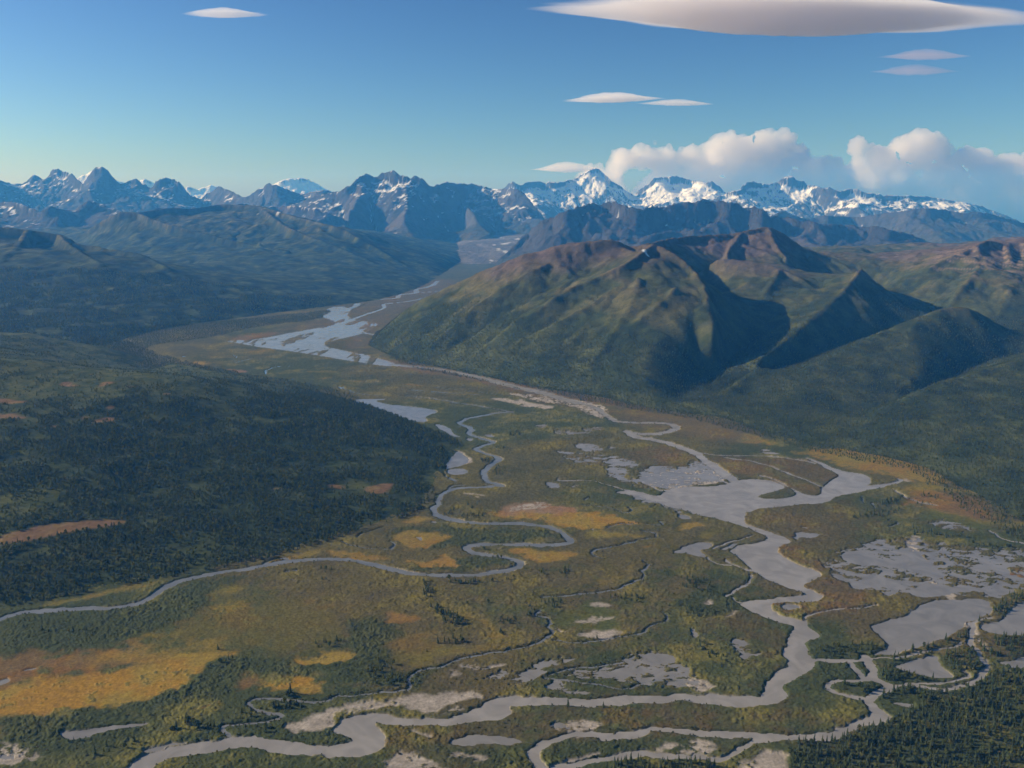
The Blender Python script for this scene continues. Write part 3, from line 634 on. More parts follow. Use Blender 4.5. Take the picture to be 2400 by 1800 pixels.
# ------------------------------------------------------------------ hills and near mountains
def L3(text, dz=0.0):
    v = [float(t) for t in text.split()]
    return [(p[0], p[1], p[2] + dz) for p in (sight(*v[i:i + 3]) for i in range(0, len(v), 3))]
TOE = np.array([(700, 735), (798, 746), (850, 772), (920, 788), (1000, 803), (1080, 820), (1150, 836), (1230, 848), (1300, 857), (1380, 878), (1480, 893), (1560, 902), (1620, 930)], float)
def on_face(text, k=.37, rel=0.0):
    """points sighted on the front face of the massif, which climbs from its toe at grade k"""
    v = [float(t) for t in text.split()]; o = []
    for i in range(0, len(v), 2):
        x, y = v[i:i + 2]; tn = lambda yy: math.tan(TH + math.atan((yy - CY) / F))
        Yf = H / tn(np.interp(x, TOE[:, 0], TOE[:, 1]))
        o.append(sight(x, y, (H + k * Yf - rel) / (tn(y) + k)))
    return o
def P3(text):
    v = [float(t) for t in text.split()]
    return [tuple(v[i:i + 3]) for i in range(0, len(v), 3)]
def smooth3(l, n=2):
    p = np.asarray(l, float)
    for _ in range(n):
        a, b = p[:-1], p[1:]
        p = np.vstack([p[:1], np.stack([a * .75 + b * .25, a * .25 + b * .75], 1).reshape(-1, 3), p[-1:]])
    return p

def slope_of(f, h):
    gy, gx = np.gradient(h, f.cell); return np.hypot(gx, gy), gx, gy

def land(name, label, f, h, cover, mat, drop=-9.0):
    keep = h > drop
    n = f.nr * f.nc
    k4 = keep[:-1, :-1] | keep[1:, :-1] | keep[:-1, 1:] | keep[1:, 1:]
    faces = grid_faces(f.nr, f.nc)[k4.ravel()]
    u, inv = np.unique(faces.ravel(), return_inverse=True)
    co = np.stack([f.X.ravel()[u], f.Y.ravel()[u], h.ravel()[u]], 1)
    me = raw_mesh(name, co, inv.reshape(-1, 4))
    set_color(me, 'cover', cover[u])
    return tag(link(name, me, mat), label, kind='structure')

def hold_lines(f, lines, r=1):
    acc = np.zeros((f.nr, f.nc)); cnt = np.zeros((f.nr, f.nc))
    for l in lines: raster(l, f, 1, acc, cnt)
    m = (cnt > 0).astype(float)
    for _ in range(r):
        p = np.pad(m, 1); m = np.maximum.reduce([p[:-2, 1:-1], p[2:, 1:-1], p[1:-1, :-2], p[1:-1, 2:], m])
    return 1 - m

def bulged(f, lines, fixed, p):
    up = lambda z: np.sign(z) * (np.abs(z) / 100.0) ** p
    ls = [np.column_stack([np.asarray(l)[:, :2], up(np.asarray(l)[:, 2])]) for l in lines]
    g = membrane(f, ls, (fixed[0], np.where(fixed[0], 0, 0.0)))
    h = 100.0 * np.maximum(g, 0) ** (1 / p)
    return np.where(fixed[0], fixed[1], h)

# ---- the massif right of the river
fm = Field(-1150, 5600, 1650, 9000, 12)
RID = [L3(t) for t in (
 '820 718 5200 860 683 5300 900 650 5350 1000 605 5400 1100 562 5350 1150 545 5300 1200 534 5250 1250 525 5220 1300 520 5200 1330 520 5200 1365 536 5230 1385 533 5180 1410 527 5150',
 '1410 527 5150 1440 538 5060 1462 550 4980',
 '1365 536 5230 1440 517 6200 1480 511 6300 1520 508 6400 1600 503 6450 1640 492 6500 1660 489 6500 1680 498 6500 1720 523 6450 1760 553 6350 1800 580 6200 1840 607 6050 1890 640 5900',
 '1660 489 6500 1672 520 6300 1690 545 6100 1700 560 5950', '1600 503 6450 1580 530 6200 1570 550 5950',
 '1500 600 5750 1525 575 5750 1555 557 5700 1590 562 5680 1632 567 5600 1685 580 5500 1730 600 5400 1772 632 5250',
 '1685 580 5500 1660 620 5200 1640 660 5000', 
 '1862 579 5300 1835 613 5060 1800 650 4800 1745 695 4500 1690 740 4200 1630 790 3900 1575 838 3640',
 '1840 600 5900 1862 579 5300 1895 612 5240 1940 645 5200 1985 672 5120',
 '1835 613 5060 1855 640 4950 1880 655 4850',
 '1993 683 4350 2020 667 4400 2040 661 4400 2065 658 4400 2095 664 4400 2125 680 4400 2150 697 4400 2180 710 4450 2260 725 4500 2400 715 4600 2600 700 4700',
 '1993 683 4350 1950 698 4280 1915 712 4220 1860 738 4080 1769 786 3860 1700 815 3740 1649 838 3650 1600 858 3590',
 '1993 683 4350 1975 700 4230 1962 725 4100 1972 750 4000 2000 780 3850 1990 800 3760 1960 830 3620 1930 860 3500',
 '2700 640 4300 2500 690 4000 2350 740 3800 2212 771 3620 2108 801 3480 2041 822 3380 2001 836 3330 1941 868 3240 1900 890 3180',
 '1740 545 8000 1770 537 8000 1800 541 8000 1850 534 8000 1875 540 8000 1915 558 7900 1950 567 7850 1980 556 7800 2010 547 7800 2030 548 7800 2055 555 7800 2100 552 7600 2140 556 7400', '2135 519 5980 2155 524 6010 2175 527 6020 2212 521 6060 2300 510 6200 2500 480 6400 2800 470 6700',
 '2135 519 5980 2100 535 5880 2060 553 5800 1990 587 5710 1950 605 5700 1912 622 5720',
 '2110 530 5920 2120 570 5600 2090 610 5350 2060 640 5200', '2175 527 6020 2185 575 5600 2200 600 5350 2180 630 5150', '2212 521 6060 2235 560 5700 2260 600 5350 2270 650 5000', '2500 480 6400 2450 560 5800 2420 640 5200',
 
 
 
)]
RID += [[RID[1][-1]] + on_face('1475 560 1508 593 1528 627 1531 653 1545 687 1550 720', .31, 6),
  [RID[0][-1]] + on_face('1370 560 1300 595 1217 628 1165 665 1090 715 1030 760', .37, 16), on_face('1180 568 1120 600 1040 650 980 700 930 745', .37, 14),
  on_face('880 752 940 772 1000 783 1100 802 1200 822 1300 835 1400 855 1480 868 1540 878', .35, 0), on_face('1000 740 1100 765 1200 785 1300 800 1400 818', .36, 6),
  on_face('1380 600 1370 650 1330 710 1290 770 1240 820', .36, 6), on_face('1120 740 1190 700 1270 660 1330 620', .37, 2), on_face('1230 790 1300 740 1400 680 1460 620', .36, 0)]
STR = [  # stream lines (x, y, map distance, height)
 L3('1568 630 5050 1600 660 4850 1678 703 4650 1640 728 4500 1592 755 4300 1552 795 4050 1500 835 3760 1460 862 3560', -6),
 P3('2600 5000 175 2350 4850 155 2000 4680 128 1600 4380 88 1300 4120 52 1050 3880 24 880 3700 6'),
 P3('3100 4350 250 2650 4230 130 2200 4100 74 1980 3850 56 1750 3630 42 1500 3450 24 1300 3300 6'),
 
 P3('3700 4950 215 3050 4930 180 2600 5000 165'), 
 P3('1950 6100 330 2250 5700 270 2450 5400 240 2600 5000 180'), P3('1500 6050 370 1250 5800 330 1200 5400 300 1240 5050 270'),
 P3('1600 5250 330 1500 5000 260 1450 4800 215'),
 L3('1285 533 5140 1262 560 5060 1240 585 4980', -22), on_face('1290 582 1230 603 1180 622 1120 657 1050 702 990 742', .37, -26),
 on_face('1430 600 1440 660 1430 720 1400 780 1370 830', .36, -16), on_face('1250 650 1190 690 1130 745 1090 790', .37, -12), on_face('1060 610 990 660 920 720', .37, -12),
]
FOOT = chaikin(ground([(798, 746), (850, 772), (920, 788), (1000, 803), (1080, 820), (1150, 836), (1230, 848), (1300, 857), (1380, 878), (1480, 893), (1560, 902), (1620, 930), (1680, 945), (1740, 956),
   (1830, 975), (1900, 985), (1960, 1000), (2010, 1015), (2060, 1050), (2100, 1062), (2140, 1100), (2212, 1135), (2350, 1180), (2600, 1230)]), False, 2)
poly = np.vstack([FOOT, [(3600, 1750), (5700, 1750), (5700, 9300), (1500, 9300), (0, 8200), (-600, 6600), (-860, 5600)]])
k, d = region(fm.X.ravel(), fm.Y.ravel(), poly, True, 5000)
dist = np.full(fm.nr * fm.nc, 9999.0); dist[k] = d; dist = dist.reshape(fm.nr, fm.nc)
out = dist > -6
fixv = np.clip(-dist * .05, -16, 0)
lines = [smooth3(l, 1) for l in RID]; strs = [smooth3(l, 2) for l in STR]
h = bulged(fm, lines + strs, (out, fixv), 1.22)
amp = np.clip(h / 500, 0, 1)
hold = hold_lines(fm, lines, 1) * (~out)
h = h + amp * hold * (18 * (fbm(fm.X + fm.Y * .3, fm.Y * .5, 170, 4, 53, .6, True) - .7) + 24 * fbm(fm.X, fm.Y, 520, 4, 50) + 8 * fbm(fm.X, fm.Y, 90, 3, 51))
h = erode(h, fm.cell, 26, 0.0092, hold=hold, diff=.025, back=.012)
h = np.where(out, fixv, h)
t_ = sstep(230, 430, h); h = blur(h, 5) * (1 - t_) + h * t_
h = h + np.clip(h / 80, 0, 1) * 7 * (fbm(fm.X + .5 * fm.Y, fm.Y * .4, 110, 3, 55, .6, True) - .3) + amp * 5 * fbm(fm.X, fm.Y, 75, 3, 54, .6, True) + amp * 2.6 * fbm(fm.X, fm.Y, 30, 3, 52)
HM = h
def hill_cover(f, h, tree_lo, tree_hi, seed, brown_top=350, rocky=None):
    s, gx, gy = slope_of(f, h)
    n1 = fbm(f.X, f.Y, 500, 4, seed); n2 = fbm(f.X, f.Y, 110, 4, seed + 1); n3 = fbm(f.X, f.Y, 35, 3, seed + 2)
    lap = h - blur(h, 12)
    z = (h + 60 * n1 + 30 * n2).ravel()
    c = mix((0.034, 0.045, 0.018), (0.060, 0.066, 0.023), sstep(-.6, .6, n2.ravel()))
    tund = mix((0.056, 0.062, 0.023), (0.092, 0.080, 0.032), sstep(-.4, .6, (n2 + .6 * n1).ravel()))
    c = mix(c, tund, sstep(tree_lo, tree_hi, z))
    top = mix((0.118, 0.084, 0.062), (0.092, 0.068, 0.062), sstep(-.5, .5, n2.ravel()))
    c = mix(c, top, sstep(brown_top, brown_top + 160, z))
    c = mix(c, (0.072, 0.060, 0.052), (sstep(.55, .9, s) * sstep(tree_hi, tree_hi + 200, h)).ravel() * .8)
    # gullies hold darker alder scrub, crests are drier
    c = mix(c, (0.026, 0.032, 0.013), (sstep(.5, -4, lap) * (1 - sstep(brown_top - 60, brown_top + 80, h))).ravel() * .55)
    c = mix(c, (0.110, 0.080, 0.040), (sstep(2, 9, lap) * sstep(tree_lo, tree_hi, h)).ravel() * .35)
    c = c * (1 + .34 * n3.ravel() + .16 * n2.ravel())[:, None]
    return c, s, n1, n2, n3
cm, sm_, n1, n2, n3 = hill_cover(fm, HM, 210, 400, 60, 370)
cm = cm * np.array((.88, .90, .92))
# pale rock ribs on the right hand mountain
rx, ry = fm.X, fm.Y
ribs = fbm(rx + ry * .8, (ry - rx * .2) * .25, 60, 4, 66, .6, True)
zone = np.exp(-(((rx - 3150) / 520) ** 2 + ((ry - 5750) / 480) ** 2))
cm = mix(cm, (0.22, 0.16, 0.115), (sstep(.35, .62, ribs * (.5 + .8 * zone)) * zone).ravel() * .9)
for (sx, sy, SY) in ((1390, 580, 5000), (1398, 587, 4980), (2164, 553, 6700), (2158, 559, 6680)):   # snow remnants
    q = sight(sx, sy, SY); d2 = ((rx - q[0]) / 15) ** 2 + ((ry - q[1]) / 16) ** 2
    cm = mix(cm, (.75, .76, .78), (d2 < 1).ravel() * 1.0)
M_HILL = mat_ground('hill_cover', 14.0, .28, .8, 7.0, .95, 22.0)
land('mountain', 'brown and green mountain massif right of the river, forested at its foot', fm, HM, cm, M_HILL)

# ---- the dark forested hill in the left foreground
ff = Field(-3300, 150, 1300, 4600, 10)
CR = L3(dz=-12, text='-900 700 3560 -700 706 3520 -400 715 3470 -200 722 3430 0 733 3400 100 752 3370 200 775 3350 330 806 3300 430 828 3290 560 852 3250 700 880 3150 800 903 3080 900 932 2970 950 948 2900')
BUL = [L3('0 800 2900 200 830 2850 400 850 2800 560 872 2800'), L3('-700 830 2500 -300 850 2500 0 880 2450 200 930 2350 400 960 2300')]
footL = chaikin(ground([(992, 961), (965, 985), (952, 1003), (958, 1040), (930, 1102), (880, 1127), (800, 1143), (700, 1177), (640, 1193), (590, 1208), (560, 1219), (480, 1230), (383, 1243), (300, 1258), (233, 1274),
    (133, 1292), (83, 1304), (0, 1314), (-100, 1330), (-400, 1375), (-1000, 1420)]), False, 2)
backL = ground([(985, 955), (800, 880), (640, 840), (450, 800), (330, 770), (200, 735), (0, 700), (-400, 690), (-900, 690)])[::-1]
polyL = np.vstack([footL, [(-3500, 1500), (-3500, 4800)], backL])
k, d = region(ff.X.ravel(), ff.Y.ravel(), polyL, True, 3500)
dist = np.full(ff.nr * ff.nc, 9999.0); dist[k] = d; dist = dist.reshape(ff.nr, ff.nc)
out = dist > -4; fixv = np.clip(-dist * .05, -14, 0)
h = membrane(ff, [smooth3(CR, 2)] + [smooth3(b, 2) for b in BUL[:0]], (out, fixv))
h = np.maximum(h, fixv)
h = blur(h, 60)
am = np.clip(h / 60, 0, 1)
h = h + am * (12 * fbm(ff.X, ff.Y, 500, 4, 70) + 4 * fbm(ff.X, ff.Y, 120, 3, 71))
holdf = am
h = erode(h, ff.cell, 10, .006, hold=holdf, diff=.1, back=.05)
h = np.where(out & (dist > 20), fixv, blur(h, 3))
h = h - 55 * sstep(-1100, -2000, ff.X) * sstep(2300, 3350, ff.Y) * am
HL = h
LN2 = fbm(ff.X, ff.Y, 110, 4, 73); LN3 = fbm(ff.X, ff.Y, 30, 3, 74); LN1 = fbm(ff.X, ff.Y, 420, 4, 72)
cl = mix((0.036, 0.045, 0.017), (0.062, 0.066, 0.022), sstep(-.6, .6, (LN2 + .4 * LN3).ravel()))
tundL = sstep(2900, 3500, ff.Y + 260 * LN1 + 90 * LN2 + .12 * (-900 - ff.X)) * sstep(-700, -1400, ff.X + 150 * LN2)
tundL = np.maximum(tundL, sstep(.45, .9, LN1 + .4 * LN2) * .8)
cl = mix(cl, mix((0.066, 0.076, 0.024), (0.100, 0.094, 0.032), sstep(-.5, .5, LN3.ravel())), tundL.ravel() * .9)
BOGS = [  # sights on the hill side, strength
 'a -300 260 -100 230 0 160 150 120 300 90 500 65 640 52 840 58 820 80 600 110 400 140 200 190 0 215 -200 260', 'a 370 405 460 405 510 430 450 438 380 430', 'a 620 425 690 400 750 405 700 420 650 435',
 'a -100 510 0 508 100 520 180 530 100 548 30 540 -100 540', 'a -100 598 0 600 100 605 180 630 90 640 0 630', 'a 590 652 650 638 750 640 720 662 640 668', 'a 820 430 880 430 870 444', 'a 670 565 720 565 730 585 690 590',
 'a 330 680 380 680 380 695 340 695', 'a 520 625 565 625 560 640 530 640', 'a 1760 1088 1850 1088 1850 1108 1790 1108', 'b 165 1090 200 1062 350 1066 300 1090 290 1120 180 1118', 'a 2110 1080 2160 1062 2240 1062 2230 1085 2150 1092',
 'a 1930 680 1980 680 1970 692', 'a 1060 475 1110 475 1100 490']
def hit(f, h, x, y):
    """where a sight line first meets the hill"""
    u = (x - CX) / F; v = (y - CY) / F
    Y = np.arange(1400, 4600, 4.0); t = Y / (CT - v * ST)
    X = t * u; Z = H + t * (-ST - v * CT)
    g = f.sample(h, X, Y) - Z
    k = np.nonzero(g > 0)[0]
    j = k[0] if len(k) else len(Y) - 1
    return X[j], Y[j]

BOG = np.zeros(ff.nr * ff.nc)
bx = ff.X.ravel() + 12 * LN3.ravel(); by = ff.Y.ravel() + 12 * LN2.ravel()
for i, t in enumerate(BOGS):
    src = S(t) if i else [(x, y + 414.7) for x, y in S(t)]
    p = chaikin([hit(ff, HL, *q) for q in src], True, 2)
    k, d = region(bx, by, p, True, 20)
    BOG[k] = np.maximum(BOG[k], sstep(4, -5, d))
cl = cl * np.array((.80, .90, .88)) * (1 + .2 * LN3.ravel())[:, None]
cl = mix(cl, mix((0.150, 0.090, 0.042), (0.180, 0.122, 0.050), sstep(-.3, .5, LN3.ravel())), BOG)
BOG = BOG.reshape(ff.nr, ff.nc)
land('forested_hill', 'long dark forested hillside on the left with rusty bog clearings', ff, HL, cl, M_HILL)

# ---- rolling mountains and forest plateau left of the upper valley
fl = Field(-9500, -300, 4300, 15500, 22)
R2 = [L3(t) for t in (
 '-500 430 9500 -250 470 9200 0 490 9000 60 497 9000 127 506 9000 150 515 8900 167 529 8800 200 531 8700 240 540 8500 307 549 8200 330 563 8000 365 580 7600',
 '170 512 13000 200 492 12800 233 470 12600 262 458 12500 293 459 12500 333 456 12600 367 449 12800 417 452 13000 450 446 13200 483 441 13300 520 444 13200 560 444 13000 600 458 12500 660 474 12000 737 493 11500 770 512 11200 804 530 11000 840 552 10700 870 571 10500 910 590 10200 937 603 9900',
 '293 459 12500 350 482 12000 420 500 11600 500 520 11200 560 535 10900 620 543 10500', '560 444 13000 600 480 12000 650 505 11300 720 530 10800 790 560 10200',
 '127 506 9000 150 530 8400 180 550 7900 220 570 7500', '60 497 9000 40 530 8300 0 560 7700', '-400 500 8000 -300 560 7200 -250 600 6700',
)]
PL = [L3(t) for t in ('365 578 8600 400 584 8700 470 588 8900 560 588 9100 620 586 9200 668 571 9300 740 572 9300 800 585 9250 840 605 9100',)]
S2 = [P3('-9500 11600 260 -6800 11300 230 -5400 10500 200 -4700 9800 165'), P3('-8800 8500 260 -7200 9000 200 -6000 9300 165 -4600 9600 150 -3500 9900 150'), P3('-8000 13200 450 -6500 13000 330 -5600 12000 260 -4900 10800 200'), P3('-3200 11500 420 -3000 10600 330 -2900 10200 250'),
      P3('-9000 6500 330 -7000 6300 240 -5000 6200 150 -3800 6300 90')]
footC = chaikin(ground([(60, 760), (200, 752), (262, 738), (330, 716), (420, 700), (500, 690), (600, 676), (700, 663), (800, 652), (850, 640), (890, 628), (930, 611), (960, 590), (985, 572)]), False, 2)
polyC = np.vstack([footC, [(-300, 15800), (-9800, 15800), (-9800, 4000), (-3400, 3900)]])
k, d = region(fl.X.ravel(), fl.Y.ravel(), polyC, True, 9000)
dist = np.full(fl.nr * fl.nc, 9999.0); dist[k] = d; dist = dist.reshape(fl.nr, fl.nc)
out = dist > -10; fixv = np.clip(-dist * .05, -16, 0)
l2 = [smooth3(l, 1) for l in R2]
h = bulged(fl, l2 + [smooth3(l, 1) for l in PL] + [smooth3(l, 1) for l in S2], (out, fixv), 1.25)
amp = np.clip(h / 500, .0, 1)
hold = hold_lines(fl, l2, 1) * (~out)
h = h + amp * hold * (40 * (fbm(fl.X, fl.Y, 1100, 4, 80) - .8) + 45 * (fbm(fl.X, fl.Y, 420, 4, 83, .6, True) - .8) + 14 * fbm(fl.X, fl.Y, 260, 3, 81))
h = erode(h, fl.cell, 26, .0105, hold=hold, diff=.02, back=.02)
h = np.where(out, fixv, h)
HC = h + np.clip(h / 60, 0, 1) * (5 * np.abs(fbm(fl.X, fl.Y, 75, 2, 89))) + amp * 3 * fbm(fl.X, fl.Y, 60, 3, 82)
cc, s_, a1, a2, a3 = hill_cover(fl, HC, 300, 560, 84, 820)
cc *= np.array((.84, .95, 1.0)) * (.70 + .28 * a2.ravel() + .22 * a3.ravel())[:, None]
spots = sstep(.72, .8, fbm(fl.X, fl.Y * .6, 130, 3, 88) - .15 * (s_ < .2)) * sstep(620, 760, HC)
cc = mix(cc, (.72, .74, .78), spots.ravel())
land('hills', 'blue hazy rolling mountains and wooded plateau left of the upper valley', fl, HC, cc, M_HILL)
# ------------------------------------------------------------------ the far ranges
def crest_line(text, Y0, wander, seed, dy=0.0, ext=5000, jag=0.0):
    v = [float(t) for t in text.split()]
    pts = [(v[i], v[i + 1]) for i in range(0, len(v), 2)]
    xs = np.array([p[0] for p in pts]); ysv = np.array([p[1] for p in pts])
    o = []
    n = max(60, int((xs[-1] - xs[0]) / 2.2))
    for x in np.linspace(xs[0], xs[-1], n):
        y = np.interp(x, xs, ysv) + dy
        Y = Y0 + wander * float(fbm(np.array([x]), np.array([seed * 7.0]), 130, 3, seed)[0])
        y = y - jag * 1.5 * (float(fbm(np.array([x]), np.array([3.0 + seed]), 11, 4, seed + 3, .6, True)[0]) - .25)
        o.append(sight(x, y, Y))
    return o

def far_range(name, label, crest, front, back, cell, seed, K, snow, rough=1.0, spurs=3, zlow=-20, p=1.0, extra=(), vall=(), tint=(0.070, 0.066, 0.066), x_ext=2500, low_green=400, n_er=22, seg=1.0, streak=1.0):
    c = np.array(crest)
    # the range goes on beyond the picture on both sides
    xa, xb = c[0, 0], c[-1, 0]
    f = Field(xa - x_ext, xb + x_ext, c[:, 1].min() - front, c[:, 1].max() + back, cell)
    lx = [tuple(c[0] + np.array([-d, 200 * math.sin(d / 900), -c[0, 2] * d / x_ext * .8])) for d in np.linspace(x_ext, 0, 12)[:-1]]
    rx = [tuple(c[-1] + np.array([d, 200 * math.sin(d / 800), -c[-1, 2] * d / x_ext * .8])) for d in np.linspace(0, x_ext, 12)[1:]]
    full = np.array(lx + [tuple(q) for q in c] + rx)
    cy = np.interp(f.x, full[:, 0], full[:, 1]); cz = np.interp(f.x, full[:, 0], full[:, 2])
    # spurs run down from the crest, hollows between them
    r = np.random.default_rng(seed)
    lines = [full]
    x = full[0, 0]
    while x < full[-1, 0]:
        y0 = np.interp(x, full[:, 0], full[:, 1]); z0 = np.interp(x, full[:, 0], full[:, 2])
        for sgn, dep in ((-1, front), (1, back)):
            L = dep * r.uniform(.45, .8); a = r.uniform(-.35, .35)
            pts = [(x, y0, z0)]
            for k in range(1, 7):
                t = k / 6
                pts.append((x + a * L * t + r.uniform(-.05, .05) * L, y0 + sgn * L * t, zlow + (z0 - zlow) * ((1 - t) ** 1.15 * .93 + r.uniform(-.03, .05) * (1 - t))))
            lines.append(pts)
        x += front / spurs * r.uniform(.6, 1.4)
    lines += list(extra)
    edge = np.zeros((f.nr, f.nc), bool); edge[0] = edge[-1] = True; edge[:, 0] = edge[:, -1] = True
    vals = np.full((f.nr, f.nc), float(zlow))
    if p != 1.0:
        up = lambda z: np.sign(z) * (np.abs(z) / 100.0) ** p
        ls = [np.column_stack([np.asarray(l)[:, :2], up(np.asarray(l)[:, 2])]) for l in lines + list(vall)]
        g = membrane(f, ls, (edge, up(vals))); h = 100.0 * np.maximum(g, 0) ** (1 / p)
        h[edge] = zlow
    else:
        h = membrane(f, lines + list(vall), (edge, vals))
    hold = hold_lines(f, [full], 1)
    rise = np.clip((h - zlow) / max(full[:, 2].max() - zlow, 1), 0, 1)
    h = h + hold * np.sqrt(rise) * rough * (120 * (fbm(f.X, f.Y, front / 4, 4, seed + 1, .55, True) - .75) + 45 * (fbm(f.X, f.Y, front / 14, 3, seed + 2, .6, True) - .6))
    hold = np.where(hold < 1, .05, 1) * np.clip(rise * 6, .2, 1)
    h = erode(h, cell, n_er, K, hold=hold, diff=.012, back=.02)
    h = h + rise * rough * (26 * fbm(f.X, f.Y, cell * 5, 3, seed + 4, .6, True))
    s, gx, gy = slope_of(f, h)
    n1 = fbm(f.X, f.Y, 900, 4, seed + 5); n2 = fbm(f.X, f.Y, 180, 4, seed + 6); n3 = fbm(f.X, f.Y, cell * 2.5, 3, seed + 7, .6)
    lap = h - blur(h, 6)
    z = h + 110 * n1 + 50 * n2
    rock = mix(tint, np.array(tint) * .62, sstep(-.5, .6, (n2 + .5 * n3).ravel()))
    rock = mix(rock, (0.105, 0.082, 0.066), sstep(.2, .8, n1.ravel()) * .5)
    grass = mix((0.040, 0.044, 0.022), (0.070, 0.062, 0.032), sstep(-.4, .6, n2.ravel()))
    c3 = mix(grass, rock, np.maximum(sstep(low_green - 150, low_green + 200, z), sstep(.6, .95, s)).ravel())
    # snow keeps to ledges, hollows and the shaded side away from the sun; steep ribs stay bare
    lee = gx / np.maximum(s, .05)
    hold_snow = (z - snow) / 260 - (s - .8) * 2.6 * streak - lap / (cell * .35) * .55 + .95 * n3 + .7 * n2
    sn = sstep(-.15, .35, hold_snow)
    glac = sstep(.34, .2, s) * sstep(snow - 420, snow - 250, z) * .95
    sn = np.maximum(sn, glac)
    c3 = mix(c3, (0.78, 0.80, 0.83), sn.ravel())
    n = f.nr * f.nc
    o = land(name, label, f, h, c3, M_ROCK, drop=zlow + 2)
    return f, h

M_ROCK = mat_ground('alpine_cover', 60.0, .22, 1.0, 60.0, .92, 90.0)
def ext3(l): return l
# dark blue ridges between the massif and the snow peaks
far_range('mountain_range', 'dark blue rocky ridge behind the brown massif',
 crest_line('1010 640 1040 597 1085 555 1130 512 1150 495 1170 478 1185 470 1200 463 1222 456 1245 449 1264 443 1280 441 1300 443 1327 439 1345 444 1365 450 1387 457 1402 450 1418 446 1440 448 1470 444 1500 436 1512 432 1540 438 1561 437 '
  '1600 445 1650 452 1661 466 1700 470 1780 488 1830 488 1900 492 1975 510 2000 520 2048 545 2110 560 2212 575 2400 600', 12500, 500, 101, jag=1.4), 3800, 2600, 26, 101, .018, 1300, 2.2, 7, -20, 1.0, tint=(.062, .058, .060), low_green=150)
far_range('mountain_range', 'long gullied blue ridge dusted with snow at the right',
 crest_line('1400 470 1440 449 1474 436 1500 440 1520 449 1560 455 1600 460 1650 478 1690 455 1710 466 1750 474 1780 466 1850 470 1900 462 1935 458 1975 452 2012 449 2050 455 2080 462 2120 458 2160 468 2212 482 2300 490 2450 500', 16500, 600, 103, jag=1.2), 3600, 2600, 28, 103, .013, 1230, 1.0, 5, -20, 1.0, tint=(.070, .068, .070))
# left: jagged dark range in front and behind
far_range('mountain_range', 'dark blue pointed foothills at the far left',
 crest_line('-300 430 -100 440 -40 434 0 438 35 436 60 447 85 458 110 447 130 452 160 455 190 434 210 438 235 448 262 458 300 462 340 450 380 455 430 450 470 446 520 440 560 446 600 448 630 444 680 452 737 470 800 500 850 540 900 575', 16000, 700, 105, jag=1.5), 3400, 2600, 28, 105, .012, 1050, .9, 4, -20, 1.0)
far_range('mountain_range', 'jagged blue skyline of steep rock peaks at the left',
 crest_line('-400 395 -200 402 -100 385 0 389 20 397 50 399 70 378 80 381 93 390 103 384 115 366 127 363 137 371 150 374 160 380 172 393 180 398 190 384 200 367 208 361 222 361 235 372 247 388 260 398 273 394 285 389 295 384 307 397 '
  '320 405 330 407 336 391 350 385 360 383 372 387 385 391 397 405 407 420 420 427 433 430 447 418 460 412 470 403 478 404 490 410 505 416 520 426 530 429 545 419 560 408 572 402 582 397 592 398 605 404 625 412 640 418 660 420 680 414 700 412 720 415 745 413', 21500, 900, 107, jag=2.2), 4600, 3000, 30, 107, .017, 1330, 1.3, 6, -20, 1.0, streak=1.3, tint=(.080, .078, .082))
far_range('mountain_range', 'dark pinnacled mountains with snow chutes left of the glacier',
 crest_line('640 440 680 425 710 418 737 412 760 397 775 383 789 376 798 379 805 384 814 383 825 376 838 371 848 366 855 372 864 381 872 379 880 382 886 388 892 380 900 379 912 388 922 396 930 403 944 400 957 396 970 395 985 397 '
  '1000 398 1015 397 1030 399 1045 403 1060 408 1075 409 1090 409 1105 407 1120 410 1132 418 1142 430 1155 445 1165 458 1176 472 1190 500', 18500, 700, 109, jag=1.8), 4600, 3000, 28, 109, .017, 1120, 1.3, 6, -20, 1.0, streak=1.2, tint=(.078, .076, .080),
  extra=[L3('872 379 18300 880 430 17000 872 470 16000 890 500 15300 930 540 14600'), L3('985 397 18500 1010 440 17500 1030 470 16800 1060 500 16200'), L3('789 376 18400 770 430 17200 745 470 16200 760 510 15200')])
# centre and right: the snow peaks
far_range('snow_peak', 'broad white ridge with a pyramid peak in the centre',
 crest_line('1040 430 1060 418 1085 409 1090 407 1098 397 1108 393 1120 398 1128 401 1138 394 1150 392 1180 394 1204 394 1220 391 1237 389 1248 383 1258 376 1270 370 1280 366 1288 364 1298 370 1308 378 1318 388 1330 396 1340 402 1350 411 1362 421 1372 420 1384 408 1395 401 1404 397 1412 386 1424 382 1440 384 1455 381 1464 382 1480 387 '
  '1492 389 1506 392 1525 394 1540 393 1552 402 1562 412 1575 422 1600 428', 25500, 900, 111, jag=1.6), 5200, 3000, 32, 111, .016, 820, 1.4, 6, -20, 1.0, streak=.75, tint=(.085, .08, .078))
far_range('snow_peak', 'wide snowy massif with banded cliffs at the right',
 crest_line('1530 436 1548 427 1562 421 1580 415 1598 412 1606 400 1616 394 1626 391 1638 397 1650 398 1662 399 1680 393 1693 386 1700 382 1708 380 1716 384 1724 391 1735 391 1745 399 1758 403 1772 404 1783 409 1790 405 1802 408 1812 413 1825 411 1840 410 1852 409 1862 414 1875 419 1892 419 1908 424 1925 423 1942 425 '
  '1960 422 1980 423 2010 427 2040 431 2065 434 2090 438 2120 446 2150 456 2180 468 2205 480 2230 490 2300 500 2450 505', 22500, 700, 113, jag=1.6), 5200, 3000, 30, 113, .015, 740, 1.4, 6, -20, 1.0, streak=.75, tint=(.085, .078, .074))
